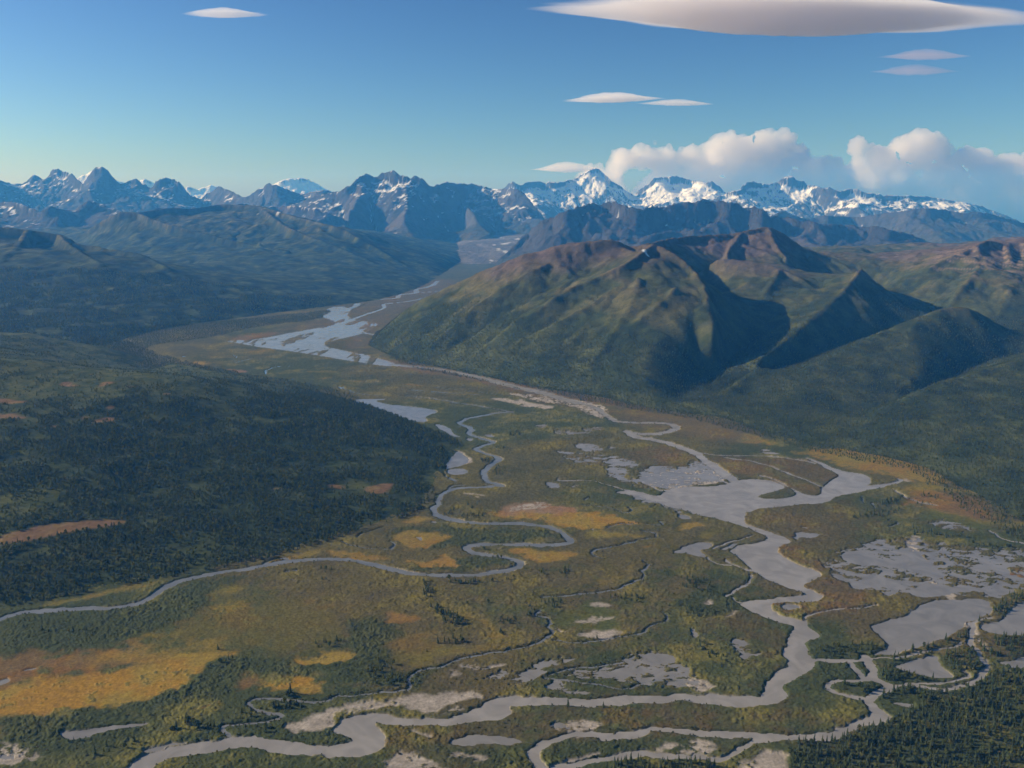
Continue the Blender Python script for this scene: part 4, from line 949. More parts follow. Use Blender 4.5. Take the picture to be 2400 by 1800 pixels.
# the farthest white summits
for i, (lab, t) in enumerate((('distant white double summit over the left skyline', '560 430 580 405 592 398 603 392 615 388 625 385 640 386 655 385 668 389 680 396 692 402 705 409 730 420 760 428'),
    ('small distant white peaks in the gap of the left skyline', '380 425 395 408 403 404 412 404 425 409 440 406 455 400 465 402 480 408 500 415 520 424'), 
    ('distant white shoulder behind the highest left peak', '140 405 165 385 180 378 195 372 205 365 225 375 250 390 280 398 300 392 312 386 325 392 340 400 370 410'))):
    far_range('snow_peak', lab, crest_line(t, 33000, 300, 121 + i, jag=1.0), 2600, 1600, 36, 121 + i, .012, 300, 1.0, 4, 300, 1.0, streak=.5, x_ext=700)
# rubble covered glacier tongue in the side valley
fg = Field(-1400, 900, 12200, 21500, 26)
gl = ground([(905, 600), (938, 617), (975, 617), (1030, 603), (1060, 585)])
axis = np.array([(-870, 12700, 0), (-500, 13600, 60), (-300, 15000, 120), (-100, 17000, 220), (50, 19000, 330), (100, 21000, 450)], float)
zc = np.interp(fg.Y, axis[:, 1], axis[:, 2]); xc = np.interp(fg.Y, axis[:, 1], axis[:, 0])
dd = np.abs(fg.X - xc)
g = zc * (1 - .15 * (dd / 700) ** 2) + 26 * np.sqrt(np.clip(1 - (dd / 800) ** 2, 0, 1)) * sstep(12300, 13100, fg.Y) + 10 * fbm(fg.X, fg.Y, 120, 4, 131, .6, True)
g = np.where(dd > 900, -30, g) - 30 * sstep(650, 900, dd)
nG = fbm(fg.X, fg.Y * .4, 150, 4, 133)
cg = mix((.10, .095, .10), (.16, .15, .15), sstep(-.5, .5, nG.ravel()))
cg = mix(cg, (.75, .78, .8), (sstep(.75, .85, fbm(fg.X, fg.Y * .4, 170, 3, 134)) * .6 + sstep(17500, 20500, fg.Y) * sstep(500, 300, dd)).ravel().clip(0, 1))
land('glacier', 'grey rubble covered glacier tongue at the head of the valley', fg, g, cg, M_ROCK, drop=-8)
# ------------------------------------------------------------------ trees
def mat_leaf(name, a, b_, c_=None, through=.3):
    m, nt, N, L = new_mat(name)
    out = N.new('ShaderNodeOutputMaterial'); b = N.new('ShaderNodeBsdfPrincipled')
    b.inputs['Roughness'].default_value = .85; b.inputs['Specular IOR Level'].default_value = .1
    oi = N.new('ShaderNodeObjectInfo'); cr = N.new('ShaderNodeValToRGB')
    cr.color_ramp.elements[0].color = (*a, 1); cr.color_ramp.elements[1].color = (*b_, 1)
    if c_: e = cr.color_ramp.elements.new(.82); e.color = (*c_, 1)
    geo = N.new('ShaderNodeNewGeometry'); no = N.new('ShaderNodeTexNoise'); no.inputs['Scale'].default_value = .9
    L.new(geo.outputs['Position'], no.inputs['Vector'])
    mr = N.new('ShaderNodeMapRange'); mr.inputs['From Min'].default_value = .3; mr.inputs['From Max'].default_value = .7
    mr.inputs['To Min'].default_value = .7; mr.inputs['To Max'].default_value = 1.35
    L.new(no.outputs['Fac'], mr.inputs['Value'])
    mu = N.new('ShaderNodeVectorMath'); mu.operation = 'SCALE'
    L.new(oi.outputs['Random'], cr.inputs['Fac']); L.new(cr.outputs['Color'], mu.inputs[0]); L.new(mr.outputs['Result'], mu.inputs['Scale'])
    tr = N.new('ShaderNodeBsdfTranslucent'); mx = N.new('ShaderNodeMixShader'); mx.inputs[0].default_value = through
    up = N.new('ShaderNodeVectorMath'); up.operation = 'SCALE'; up.inputs['Scale'].default_value = 1.6
    L.new(mu.outputs[0], up.inputs[0]); L.new(up.outputs[0], tr.inputs['Color'])
    L.new(mu.outputs[0], b.inputs['Base Color']); L.new(b.outputs[0], mx.inputs[1]); L.new(tr.outputs[0], mx.inputs[2]); L.new(mx.outputs[0], out.inputs['Surface'])
    return m
M_SPRUCE = mat_leaf('spruce_needles', (.036, .052, .021), (.070, .078, .026), (.055, .066, .025), .25)
M_LEAF = mat_leaf('birch_leaves', (.054, .070, .022), (.120, .108, .028), (.075, .084, .025), .42)
M_SHRUB = mat_leaf('willow_leaves', (.050, .058, .020), (.110, .088, .032), (.072, .074, .024), .4)
m, nt, N, L = new_mat('bark'); M_BARK = m
out = N.new('ShaderNodeOutputMaterial'); b = N.new('ShaderNodeBsdfPrincipled'); b.inputs['Roughness'].default_value = .95
no = N.new('ShaderNodeTexNoise'); no.inputs['Scale'].default_value = 6; cr = N.new('ShaderNodeValToRGB')
cr.color_ramp.elements[0].color = (.05, .04, .032, 1); cr.color_ramp.elements[1].color = (.13, .11, .09, 1)
L.new(no.outputs['Fac'], cr.inputs['Fac']); L.new(cr.outputs['Color'], b.inputs['Base Color']); L.new(b.outputs[0], out.inputs['Surface'])

def poly_mesh(name, V, Fc, mat):
    me = bpy.data.meshes.new(name); me.from_pydata([tuple(v) for v in V], [], Fc); me.update(); me.materials.append(mat)
    return me
def spruce_crown(seed, h=12.0, r=2.0, tiers=8):
    R = random.Random(seed); V = []; Fc = []
    for t in range(tiers):
        q = t / (tiers - 1)
        z = h * (.10 + .80 * q); rr = r * (1 - q) ** .8 * R.uniform(.8, 1.15) + .16
        n = 9; top = len(V); V.append((R.uniform(-.1, .1), R.uniform(-.1, .1), z + h * .17 * (1 - .35 * q)))
        a0 = R.uniform(0, 6)
        for k in range(n):
            a = a0 + k * 2 * math.pi / n; k_ = (1.18 if k % 2 else .55) * R.uniform(.8, 1.2)
            V.append((rr * k_ * math.cos(a), rr * k_ * math.sin(a), z - (.35 if k % 2 else 0) * rr * .5 + R.uniform(-.12, .12)))
        for k in range(n): Fc.append((top, top + 1 + k, top + 1 + (k + 1) % n))
    i = len(V); V += [(.12, 0, h * .9), (-.12, .08, h * .9), (0, -.1, h * .9), (0, 0, h * 1.03)]
    Fc += [(i, i + 1, i + 3), (i + 1, i + 2, i + 3), (i + 2, i, i + 3)]
    return V, Fc
def leafy(seed, h, r, z0, n, size):
    """leaf clumps spread through an uneven crown"""
    R = random.Random(seed); V = []; Fc = []
    lobes = [(R.uniform(-.45, .45) * r, R.uniform(-.45, .45) * r, z0 + (h - z0) * R.uniform(.25, .8), r * R.uniform(.45, .75)) for _ in range(6)]
    for _ in range(n):
        lx, ly, lz, lr = R.choice(lobes)
        a = R.uniform(0, 2 * math.pi); u = R.uniform(-.7, 1); s = math.sqrt(1 - u * u); q = R.uniform(.7, 1.08)
        c = (lx + lr * q * s * math.cos(a), ly + lr * q * s * math.sin(a), min(lz + lr * q * u * 1.15, h))
        nx, ny, nz = s * math.cos(a) + R.uniform(-.5, .5), s * math.sin(a) + R.uniform(-.5, .5), u + R.uniform(-.3, .6)
        nn = Vector_((nx, ny, nz)); t1 = nn.orthogonal().normalized(); t2 = nn.cross(t1).normalized()
        sz = size * R.uniform(.6, 1.3); i = len(V); b0 = R.uniform(0, 6)
        for k in range(4):
            g = b0 + k * math.pi / 2; e = sz * R.uniform(.7, 1.2)
            V.append((c[0] + e * (math.cos(g) * t1.x + math.sin(g) * t2.x), c[1] + e * (math.cos(g) * t1.y + math.sin(g) * t2.y), c[2] + e * (math.cos(g) * t1.z + math.sin(g) * t2.z)))
        Fc.append((i, i + 1, i + 2, i + 3))
    return V, Fc
from mathutils import Vector as Vector_
def trunk(h, r0, r1, lean=0.0, limbs=0, seed=0):
    R = random.Random(seed); V = []; Fc = []
    def tube(p, q, a, b):
        p = Vector_(p); q = Vector_(q); d = (q - p).normalized(); t1 = d.orthogonal().normalized(); t2 = d.cross(t1); i = len(V)
        for P, rr in ((p, a), (q, b)):
            for k in range(6): V.append(P + t1 * rr * math.cos(k * math.pi / 3) + t2 * rr * math.sin(k * math.pi / 3))
        for k in range(6): Fc.append((i + k, i + (k + 1) % 6, i + 6 + (k + 1) % 6, i + 6 + k))
    tube((0, 0, -1), (lean, 0, h), r0, r1)
    for _ in range(limbs):
        z = h * R.uniform(.3, .9); a = R.uniform(0, 6.3); l = R.uniform(.6, 1.6)
        tube((lean * z / h, 0, z), (lean * z / h + l * math.cos(a), l * math.sin(a), z + R.uniform(.2, .9)), .07, .02)
    return V, Fc
CROWNS = [poly_mesh('crown', *spruce_crown(i + 1, 12, [1.9, 2.3, 1.7][i], [8, 7, 9][i]), M_SPRUCE) for i in range(3)]
CROWNS += [poly_mesh('crown', *leafy(11 + i, [9.5, 8][i], [2.9, 3.3][i], 1.2, 90, .95), M_LEAF) for i in range(2)]
TRUNKS = [poly_mesh('trunk', *trunk(11, .22, .05, 0, 6, i), M_BARK) for i in range(3)] + [poly_mesh('trunk', *trunk(6.5, .2, .07, .3, 8, 9 + i), M_BARK) for i in range(2)]
SHRUBM = poly_mesh('foliage', *leafy(21, 2.3, 1.9, .1, 42, .7), M_SHRUB)

# ---- where trees stand -------------------------------------------------------
def jitter(x0, x1, y0, y1, s, seed):
    r = np.random.default_rng(seed)
    gx, gy = np.meshgrid(np.arange(x0, x1, s), np.arange(y0, y1, s))
    return gx.ravel() + r.uniform(-.55, .55, gx.size) * s, gy.ravel() + r.uniform(-.55, .55, gx.size) * s
def in_view(x, y, m=.19): return (np.abs(x) / y < .6 + m) & (y > 1050)
trees = []     # x, y, z, scale, kind, region
def put(x, y, z, s, kd, reg): trees.append(np.stack([x, y, z, s, kd, np.full(len(x), float(reg))], 1))
r = np.random.default_rng(5)
for gi, (sp, share, txt) in enumerate(GROVES):
    p = chaikin(ground(S(txt)), True, 2)
    x, y = jitter(*(p.min(0)[0], p.max(0)[0], p.min(0)[1], p.max(0)[1]), sp * (.78 if gi else .9), 200 + gi)
    n1 = fbm(x, y, 35, 3, 201); d = segdist(x + 6 * n1, y + 6 * fbm(x, y, 25, 2, 202), p, True)
    k = (d < 0) & in_view(x, y)
    x, y, n1 = x[k], y[k], n1[k]
    if not len(x): continue
    v = floor_at(x, y); k = (WATER[v] > 2.5) & (n1 > (-.75 if gi == 0 else -.45)) & (MUDW[v] < .5) & ((OPEN[v] < .5) | (gi > 2))
    x, y, v = x[k], y[k], v[k]
    u = r.random(len(x)); kd = np.where(u < share, r.integers(0, 3, len(x)), 3 + r.integers(0, 2, len(x)))
    sc = r.uniform(.6, 1.5, len(x)) ** .9 * (1.08 if sp < 14 else .9)
    put(x, y, np.full(len(x), .3), sc, kd, gi)
nf = {}
# far flat woods behind the dark hill and beside the massif
for txt, sp in (('z 250 745 300 715 420 700 700 672 760 664 800 655 700 690 560 705 480 725 420 735 330 745 300 765 360 790 470 815 620 845 700 858 760 880 620 870 450 830 300 800 200 770', 13), ('z 200 715 253 731 350 771 500 804 587 815 730 841 820 882 900 917 985 960 900 935 700 885 560 855 330 800 150 765 0 735 0 700', 12),
                ('z 840 750 920 780 1100 812 1300 850 1400 876 1560 898 1700 945 1850 975 2000 1005 2110 1070 2212 1130 2212 1180 2060 1090 1990 1020 1800 985 1650 950 1540 915 1400 890 1200 856 1000 818 850 785', 12)):
    p = chaikin(ground(S(txt)), True, 1)
    x, y = jitter(p.min(0)[0], p.max(0)[0], p.min(0)[1], p.max(0)[1], sp, 300)
    n1 = fbm(x, y, 60, 3, 301); k = (segdist(x + 15 * n1, y + 15 * n1, p, True) < 0) & in_view(x, y); x, y = x[k], y[k]
    v = floor_at(x, y); k = (WATER[v] > 4) & (np.abs(x) > -1); x, y = x[k], y[k]
    hz = np.maximum(fm.sample(HM, x, y) * ((x > fm.x0) & (y > fm.y0)), ff.sample(HL, x, y) * ((x < 150) & (y < 4600)))
    k = hz < 3; x, y = x[k], y[k]
    put(x, y, np.full(len(x), .2), r.uniform(.6, 1.05, len(x)), np.where(r.random(len(x)) < .6, r.integers(0, 3, len(x)), 3), 90)
# wooded slopes left of the upper valley
x, y = jitter(-4300, -1500, 4300, 7400, 19, 305)
k = in_view(x, y); x, y = x[k], y[k]
z = fl.sample(HC, x, y); n1 = fbm(x, y, 160, 3, 306)
k = (z > 1) & (z < 300) & (n1 > -.35) & ((y > 4550) | (ff.sample(HL, x, y) < z))
put(x[k], y[k], z[k] - .5, r.uniform(1.1, 1.9, k.sum()), np.where(r.random(k.sum()) < .5, 3, r.integers(0, 3, k.sum())), 90)
# dark hill
x, y = jitter(-2700, 150, 1500, 4500, 9.4, 310)
k = in_view(x, y); x, y = x[k], y[k]
z = ff.sample(HL, x, y); bog = ff.sample(BOG, x, y); td = ff.sample(tundL, x, y)
n1 = fbm(x, y, 60, 3, 311); n2_ = fbm(x, y, 300, 3, 312)
k = (z > .5) & (bog < .3) & (r.random(len(x)) < np.clip(.95 + 1.1 * n1 + .5 * n2_ - .95 * td, .1, 1))
x, y, z = x[k], y[k], z[k]
put(x, y, z - .3, r.uniform(.65, 1.4, len(x)) * (1 - .35 * ff.sample(tundL, x, y)), np.where(r.random(len(x)) < .68, 3 + r.integers(0, 2, len(x)), r.integers(0, 3, len(x))), 91)
# massif foot
x, y = jitter(-1000, 4300, 1750, 5900, 11.5, 320)
k = in_view(x, y); x, y = x[k], y[k]
z = fm.sample(HM, x, y); n1 = fbm(x, y, 70, 3, 321); n2_ = fbm(x, y, 350, 3, 322)
line = 215 + 80 * n2_ + 40 * n1
pr = np.clip((line - z) / 80, 0, 1) ** .8 * np.clip(1.1 + .5 * n1, .2, 1) + .08 * (z < 330)
k = (z > .5) & (r.random(len(x)) < pr); x, y, z = x[k], y[k], z[k]
put(x, y, z - .3, r.uniform(.55, 1.05, len(x)), np.where(r.random(len(x)) < .4, 3 + r.integers(0, 2, len(x)), r.integers(0, 3, len(x))), 92)
T = np.vstack(trees)
# ---- scattered masses (points that carry the crowns) --------------------------
def scatter(name, label, P, scl, kd, protos):
    """one object: crowns set on the points of a mesh"""
    me = bpy.data.meshes.new(name); me.vertices.add(len(P)); me.vertices.foreach_set('co', np.ascontiguousarray(P, np.float32).ravel())
    wd = scl * r.uniform(.72, 1.2, len(P))
    for nm, arr in (('size', np.stack([wd, wd, scl], 1)), ('turn', np.stack([r.normal(0, .035, len(P)), r.normal(0, .035, len(P)), r.uniform(0, 6.28, len(P))], 1))):
        at = me.attributes.new(nm, 'FLOAT_VECTOR', 'POINT'); at.data.foreach_set('vector', np.ascontiguousarray(arr, np.float32).ravel())
    at = me.attributes.new('kindof', 'INT', 'POINT'); at.data.foreach_set('value', np.ascontiguousarray(kd, np.int32))
    o = bpy.data.objects.new(name, me); COL.objects.link(o)
    g = bpy.data.node_groups.new(name, 'GeometryNodeTree')
    g.interface.new_socket('Geometry', in_out='INPUT', socket_type='NodeSocketGeometry'); g.interface.new_socket('Geometry', in_out='OUTPUT', socket_type='NodeSocketGeometry')
    N = g.nodes; L = g.links
    gi = N.new('NodeGroupInput'); go = N.new('NodeGroupOutput'); ip = N.new('GeometryNodeInstanceOnPoints')
    gti = N.new('GeometryNodeGeometryToInstance')
    for po in reversed(protos):
        oi = N.new('GeometryNodeObjectInfo'); oi.inputs['Object'].default_value = po; oi.transform_space = 'ORIGINAL'; oi.inputs['As Instance'].default_value = False
        L.new(oi.outputs['Geometry'], gti.inputs[0])
    def attr(nm, ty):
        a = N.new('GeometryNodeInputNamedAttribute'); a.data_type = ty; a.inputs['Name'].default_value = nm; return a.outputs[0]
    L.new(gi.outputs[0], ip.inputs['Points']); L.new(gti.outputs[0], ip.inputs['Instance'])
    ip.inputs['Pick Instance'].default_value = True
    L.new(attr('kindof', 'INT'), ip.inputs['Instance Index'])
    L.new(attr('turn', 'FLOAT_VECTOR'), ip.inputs['Rotation']); L.new(attr('size', 'FLOAT_VECTOR'), ip.inputs['Scale'])
    L.new(ip.outputs[0], go.inputs[0])
    md = o.modifiers.new('crowns', 'NODES'); md.node_group = g
    return tag(o, label, kind='stuff')

# ---- the 300 nearest trees stand as trees of their own -------------------------
def tree(kd, x, y, z, s, label, group=None, name=None, sxy=1.0):
    o = bpy.data.objects.new(name or ('spruce_tree' if kd < 3 else 'birch_tree'), None); COL.objects.link(o)
    o.location = (x, y, z); o.rotation_euler = (r.normal(0, .03), r.normal(0, .03), r.uniform(0, 6.28)); sxy = sxy * r.uniform(.75, 1.15); o.scale = (s * sxy, s * sxy, s); o.empty_display_size = .5
    tag(o, label, 'spruce' if kd < 3 else 'birch', group)
    t = bpy.data.objects.new('trunk', TRUNKS[kd]); c_ = bpy.data.objects.new('crown', CROWNS[kd])
    for q in (t, c_): COL.objects.link(q); q.parent = o
    return o, c_
protos = {}
def spot(txt): return ground(S(txt))[0]
SINGLES = [('d 1880 1178', 0, 2.0, 'tallest lone spruce, at the lower edge of the rusty meadow above the creek bend'),
 ('e 1470 1262', 2, 1.35, 'dark spruce on the near bank of the lower river, left one of the pair'),
 ('e 1699 1270', 1, 1.05, 'thin spruce on the near bank of the lower river, right one of the pair'),
 ('e 1657 822', 1, .9, 'small spruce at the lower edge of the bare pale silt patch'),
 ('f 20 640', 2, 1.0, 'single spruce at the left of the brown flats beside the river bend')]
for txt, kd, s, lab in SINGLES:
    q = spot(txt); o, c_ = tree(kd, q[0], q[1], .3, s, lab); protos.setdefault(kd, c_)
sy = (ROWS[0], 0)
def screen(x, y, z):
    dx, dy, dz = x, y, z - H
    dep = dy * CT - dz * ST; up = dy * ST + dz * CT
    return CX + F * dx / dep, CY - F * up / dep
ux, uy = screen(T[:, 0], T[:, 1], T[:, 2] + 11 * T[:, 3])
vis = (ux > -5) & (ux < 2217) & (uy < 1659)
order = np.argsort(np.where(vis, np.hypot(T[:, 0], T[:, 1]), 1e9))[:300 - len(SINGLES)]
LBL = {0: ('spruce', 'the dense forest filling the bottom right corner'), 1: ('spruce', 'the strip of trees at the bottom edge, left of the corner forest'), 2: ('spruce', 'the small clump on pale silt at the bottom edge')}
own_ = np.zeros(len(T), bool); own_[order] = True
for i in order:
    x, y, z, s, kd, reg = T[i]; kd = int(kd)
    place = {0: 'forest filling the bottom right corner', 1: 'tree strip along the bottom edge', 2: 'small clump on silt at the bottom edge'}.get(int(reg), 'shrubs near the bottom edge of the valley')
    lab = ('dark pointed spruce in the ' if kd < 3 else 'rounded olive birch in the ') + place
    o, c_ = tree(kd, x, y, z, s, lab, ('spruces in the ' if kd < 3 else 'birches in the ') + place); protos.setdefault(kd, c_)
PR = [protos[k] for k in sorted(protos)]
remap = {k: i for i, k in enumerate(sorted(protos))}
# a dead snag
V_, F_ = trunk(9, .2, .04, .5, 9, 77)
q = spot('e 305 1652'); o = bpy.data.objects.new('dead_tree', None); COL.objects.link(o); o.location = (q[0], q[1], .2)
tag(o, 'bare dead grey trunk standing on reddish silt at the bottom edge', 'dead tree')
link('trunk', poly_mesh('trunk', V_, F_, M_BARK), None, o, False)
for reg, (name, lab) in {90: ('forest', 'distant flat woods along the edges of the valley floor'), 91: ('forest', 'dense dark forest covering the long hillside on the left'), 92: ('forest', 'forest on the lower slopes of the massif at the right'), -1: ('forest', 'groves and tree lines scattered over the valley floor')}.items():
    k = (T[:, 5] == reg) & ~own_ if reg >= 0 else (T[:, 5] < 90) & ~own_
    P = T[k]; scatter(name, lab, P[:, :3], P[:, 3], np.array([remap.get(int(q), 0) for q in P[:, 4]]), PR)
# shrubs: two of their own, the rest one mass
sx, sy_ = [], []
x, y = jitter(-1900, 1900, 1080, 2700, 8.5, 330)
k = in_view(x, y, .13); x, y = x[k], y[k]
v = floor_at(x, y); n1 = fbm(x, y, 45, 3, 331)
pr = np.clip(.16 + .25 * n1 + BELT[v] * .55 - OPEN[v] * 1.2 - MUDW[v], .0, 1) * (y < 2000 + 500 * (BELT[v] > .3))
k = (WATER[v] > 1.2) & (r.random(len(x)) < pr)
# shrubs crowd the banks of the streams
x2, y2 = jitter(-1900, 1900, 1080, 3300, 5.0, 332); k2 = in_view(x2, y2, .13); x2, y2 = x2[k2], y2[k2]
v2 = floor_at(x2, y2); k2 = (WATER[v2] > .6) & (WATER[v2] < 7) & (BODY[v2] != 6) & (BODY[v2] != 5) & (r.random(len(x2)) < np.where(BODY[v2] == 4, .75, .28)) & (MUDW[v2] < .4)
x = np.concatenate([x[k], x2[k2]]); y = np.concatenate([y[k], y2[k2]]); v = floor_at(x, y)
o = bpy.data.objects.new('shrub', None); COL.objects.link(o); q = spot('e 620 1440'); o.location = (q[0], q[1], .3)
tag(o, 'rounded willow shrub between the lower river bend and the long pond', 'shrub')
sh = link('foliage', SHRUBM, None, o, False)
scatter('shrubs', 'low willow and alder scrub over the valley floor', np.stack([x, y, VZ[v] * .3], 1), r.uniform(.4, 1.05, len(x)), np.zeros(len(x)), [sh])
print('TREES', len(T), 'SHRUBS', len(x))
# ------------------------------------------------------------------ clouds
def mat_cloud(name, dens, colr=(1, 1, 1), aniso=.2):
    m, nt, N, L = new_mat(name)
    out = N.new('ShaderNodeOutputMaterial'); pv = N.new('ShaderNodeVolumePrincipled')
    pv.inputs['Color'].default_value = (*colr, 1); pv.inputs['Density'].default_value = dens; pv.inputs['Anisotropy'].default_value = aniso
    L.new(pv.outputs[0], out.inputs['Volume'])
    return m
def lens(name, label, x, y, Y, a, b, c, dens, seed, tilt=0.0, flat=.45, tail=(1, 1), colr=(1, .965, .955)):
    """smooth lens shaped wave cloud; a, b, c half sizes in metres"""
    n, mm = 96, 40
    th = np.linspace(0, 2 * np.pi, n, endpoint=False); ph = np.linspace(0, np.pi, mm)
    P, Tt = np.meshgrid(ph, th, indexing='ij')
    px = np.sin(P) * np.cos(Tt); py = np.sin(P) * np.sin(Tt); pz = np.cos(P)
    rr = np.hypot(px, py)
    pz = np.sign(pz) * (1 - np.clip(rr, 0, 1) ** 2) ** 2.1          # thin rims
    pz = np.where(pz < 0, pz * flat, pz)
    wob = 1 + .10 * fbm(px * 300 + seed * 91, py * 300, 130, 3, seed)
    st = .10 * fbm(px * 900 + seed * 77, py * 120 + pz * 60, 90, 3, seed + 1)
    px = np.where(px < 0, -np.abs(px) ** tail[0], np.abs(px) ** tail[1])
    co = np.stack([px * a * wob, py * b * wob, (pz + st * (1 - rr)) * c], -1).reshape(-1, 3)
    R_ = tilt; ca, sa = math.cos(R_), math.sin(R_)
    co = np.stack([co[:, 0] * ca - co[:, 2] * sa, co[:, 1], co[:, 0] * sa + co[:, 2] * ca], 1)
    fcs = []
    for j in range(mm - 1):
        i = np.arange(n); fcs.append(np.stack([j * n + i, (j + 1) * n + i, (j + 1) * n + (i + 1) % n, j * n + (i + 1) % n], 1))
    me = raw_mesh(name, co, np.vstack(fcs)); o = link(name, me, mat_cloud('cloud_' + str(seed), dens, colr))
    o.location = sight(x, y, Y)
    return tag(o, label, 'cloud')
lens('lenticular_cloud', 'huge smooth lens shaped cloud along the top edge at the right', 1712, 33, 26000, 7000, 2500, 700, .0024, 401, -.03, .7)
lens('lenticular_cloud', 'small thin lens cloud alone in the upper left sky', 484, 31, 26000, 1250, 500, 170, .0022, 402)
lens('lenticular_cloud', 'pale lens cloud in mid sky, the longer left part of a pair', 1322, 215, 30000, 1750, 700, 220, .0024, 403, .02)
lens('lenticular_cloud', 'thin flat lens cloud trailing right of the mid sky one', 1462, 224, 30500, 1350, 500, 140, .0020, 404, -.01)
lens('lenticular_cloud', 'faint pink streak cloud under the huge one, the upper of two', 2000, 122, 30000, 1650, 400, 230, .0009, 405, 0, .5, (1, 1), (1, .80, .78))
lens('lenticular_cloud', 'faint pink streak cloud under the huge one, the lower of two', 1975, 155, 30000, 1500, 400, 230, .0007, 406, 0, .5, (1, 1), (1, .78, .78))
lens('lenticular_cloud', 'flat white cloud cap left of the pyramid peak', 1225, 366, 41000, 1750, 900, 330, .0016, 407)

def cumulus(name, label, Y, balls, dens, seed, vox=110, colr=(1, .985, .97), depth=350):
    R = random.Random(seed); V = []; Fc = []
    import bmesh
    bm = bmesh.new()
    from mathutils import Matrix
    for (x, y, rp) in balls:
        for k in range(5):
            s_ = sight(x + R.uniform(-.6, .6) * rp, y + R.uniform(-.35, .5) * rp, Y + R.uniform(-depth, depth))
            rad = rp * Y / F * R.uniform(.55, 1.0)
            bmesh.ops.create_icosphere(bm, subdivisions=3, radius=rad, matrix=Matrix.Translation(s_) @ Matrix.Diagonal((1.1, 1, .85, 1)))
    me = bpy.data.meshes.new(name); bm.to_mesh(me); bm.free()
    o = link(name, me, mat_cloud('cloud_' + str(seed), dens, colr, .55))
    md = o.modifiers.new('one_skin', 'REMESH'); md.mode = 'VOXEL'; md.voxel_size = vox
    for i, (sz, st) in enumerate(((900, 420), (380, 170), (160, 75))):
        tx = bpy.data.textures.new('billow', 'CLOUDS'); tx.noise_scale = sz; tx.noise_depth = 3
        d = o.modifiers.new('billow', 'DISPLACE'); d.texture = tx; d.strength = st * 2; d.mid_level = .5; d.texture_coords = 'GLOBAL'
    return tag(o, label, 'cloud')
cumulus('cumulus_cloud', 'billowing cream cloud bank behind the snow peaks, left half', 43000,
 [(1290, 372, 16), (1345, 352, 24), (1390, 345, 28), (1440, 340, 32), (1430, 375, 30), (1500, 340, 36), (1545, 315, 26), (1590, 318, 34), (1640, 315, 36), (1700, 305, 22), (1700, 330, 36), (1500, 385, 34), (1580, 375, 40), (1660, 375, 40), (1740, 360, 36), (1790, 345, 18), (1800, 385, 32), (1730, 400, 30), (1640, 400, 30), (1330, 385, 26), (1400, 400, 34), (1470, 410, 34), (1560, 410, 34), (1610, 345, 36), (1540, 350, 34), (1800, 410, 34), (1840, 400, 34), (1680, 350, 34), (1760, 385, 30), (1270, 380, 18), (1320, 425, 34), (1420, 440, 38), (1540, 440, 38), (1660, 435, 40), (1770, 440, 40), (1860, 435, 36)], .0026, 411, 85)
cumulus('cumulus_cloud', 'grey and cream billowing cloud bank behind the snow peaks, right half', 42000,
 [(1858, 315, 18), (1895, 325, 24), (1870, 385, 36), (1930, 375, 40), (1955, 318, 28), (1995, 322, 34), (1980, 350, 36), (2040, 370, 38), (2010, 400, 44), (2075, 350, 34), (2110, 350, 30), (2140, 365, 38), (2110, 405, 44), (2185, 355, 26), (2220, 352, 26), (2180, 395, 46), (2240, 400, 46), (2080, 435, 34), (2150, 445, 42), (2220, 455, 46), (2290, 380, 50), (2300, 440, 50), (1900, 410, 30), (1960, 415, 34), (1930, 450, 38), (2020, 450, 40), (1860, 355, 22), (1910, 350, 30), (2150, 480, 45), (2240, 490, 50)], .0026, 412, 85)
cumulus('cumulus_cloud', 'small torn cloud wisp left of the big cloud bank', 43500, [(1400, 306, 5), (1415, 308, 6), (1445, 322, 8), (1455, 325, 7)], .0010, 413, 70, depth=200)
# ------------------------------------------------------------------ the air
def haze_box(x0, x1, y0, y1, z0, z1, dens, colr, aniso=0.0):
    v = np.array([(x, y, z) for z in (z0, z1) for y in (y0, y1) for x in (x0, x1)], float)
    fcs = np.array([(0, 2, 3, 1), (4, 5, 7, 6), (0, 1, 5, 4), (2, 6, 7, 3), (0, 4, 6, 2), (1, 3, 7, 5)])
    m, nt, N, L = new_mat('air')
    out = N.new('ShaderNodeOutputMaterial'); pv = N.new('ShaderNodeVolumePrincipled')
    pv.inputs['Color'].default_value = (*colr, 1); pv.inputs['Density'].default_value = dens
    pv.inputs['Absorption Color'].default_value = (1, 1, 1, 1)
    pv.inputs['Anisotropy'].default_value = aniso
    L.new(pv.outputs[0], out.inputs['Volume'])
    o = link('haze', raw_mesh('haze', v, fcs), m, smooth=False)
    return tag(o, 'thin blue haze filling the valley', kind='stuff')
haze_box(-45000, 45000, -6000, 38500, -90, 2030, 3.3e-5, (0.07, 0.38, 1.0))
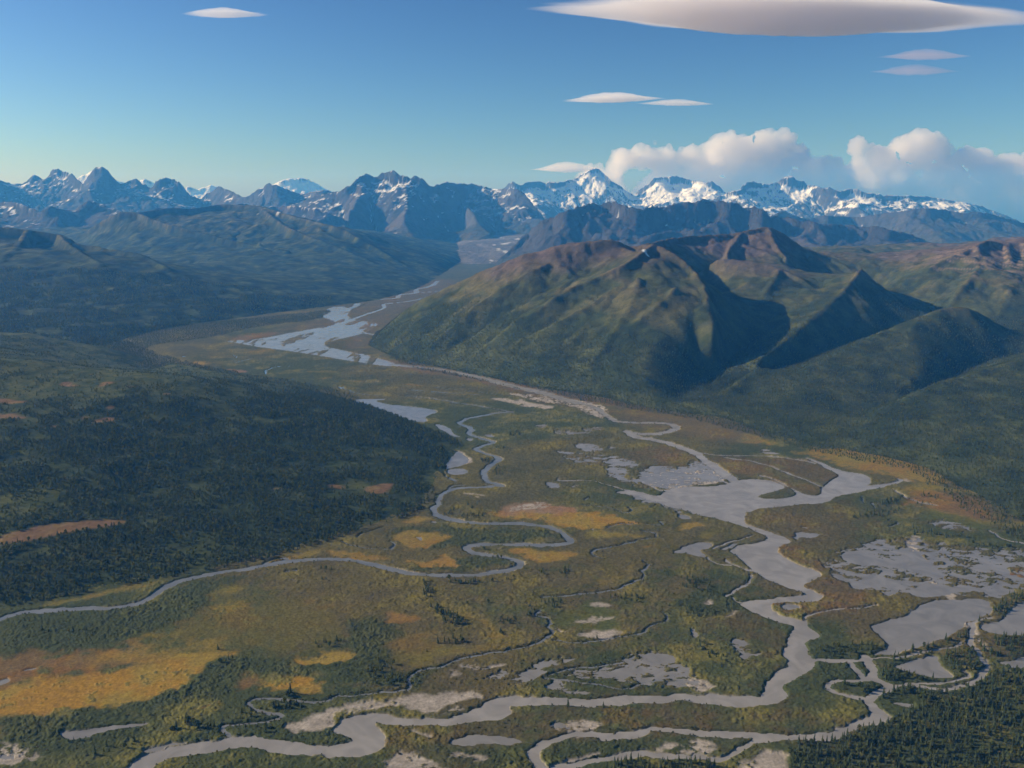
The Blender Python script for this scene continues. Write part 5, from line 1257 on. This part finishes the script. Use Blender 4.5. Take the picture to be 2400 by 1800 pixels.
# ------------------------------------------------------------------ light, sky, air, camera
SUN_EL, SUN_AZ = math.radians(25), math.radians(9)      # azimuth: 0 = due left of the view, + = beyond
sd = np.array([-math.cos(SUN_EL) * math.cos(SUN_AZ), math.cos(SUN_EL) * math.sin(SUN_AZ), math.sin(SUN_EL)])
from mathutils import Vector
SKY_K = 0.10
su = bpy.data.lights.new('sun', 'SUN'); su.energy = 5.0; su.angle = math.radians(.5); su.color = (1.0, .88, .70)
so = bpy.data.objects.new('sun', su); COL.objects.link(so)
so.rotation_euler = Vector(sd).to_track_quat('Z', 'Y').to_euler()
w = bpy.data.worlds.new('World'); SC.world = w; w.use_nodes = True
nt = w.node_tree; nt.nodes.clear()
sky = nt.nodes.new('ShaderNodeTexSky'); sky.sky_type = 'NISHITA'; sky.sun_disc = False
sky.sun_elevation = SUN_EL; sky.sun_rotation = math.atan2(sd[0], sd[1])
sky.altitude = 900; sky.air_density = 1.0; sky.dust_density = 1.3; sky.ozone_density = 4.0
bg = nt.nodes.new('ShaderNodeBackground'); bg.inputs['Strength'].default_value = 1.0
wo = nt.nodes.new('ShaderNodeOutputWorld')
sc_ = nt.nodes.new('ShaderNodeVectorMath'); sc_.operation = 'SCALE'; sc_.inputs['Scale'].default_value = SKY_K
tint = nt.nodes.new('ShaderNodeVectorMath'); tint.operation = 'MULTIPLY'; tint.inputs[1].default_value = (.92, .97, .98)
gm = nt.nodes.new('ShaderNodeGamma'); gm.inputs['Gamma'].default_value = 1.55
nt.links.new(sky.outputs[0], sc_.inputs[0]); nt.links.new(sc_.outputs[0], gm.inputs['Color']); nt.links.new(gm.outputs[0], tint.inputs[0]); nt.links.new(tint.outputs[0], bg.inputs['Color']); nt.links.new(bg.outputs[0], wo.inputs['Surface'])

cam = bpy.data.cameras.new('camera'); co_ = bpy.data.objects.new('camera', cam); COL.objects.link(co_)
co_.location = (0, 0, H); co_.rotation_euler = (math.pi / 2 - TH, 0, 0)
cam.sensor_width = 36; cam.lens = 36 * F / 2212; cam.clip_start = 1; cam.clip_end = 200000
SC.camera = co_
SC.view_settings.view_transform = 'Standard'; SC.view_settings.look = 'None'; SC.view_settings.gamma = 1
SC.view_settings.exposure = 0.56
SC.cycles.use_denoising = True
SC.cycles.max_bounces = 12; SC.cycles.volume_bounces = 10; SC.cycles.transparent_max_bounces = 8
SC.cycles.diffuse_bounces = 2; SC.cycles.glossy_bounces = 2
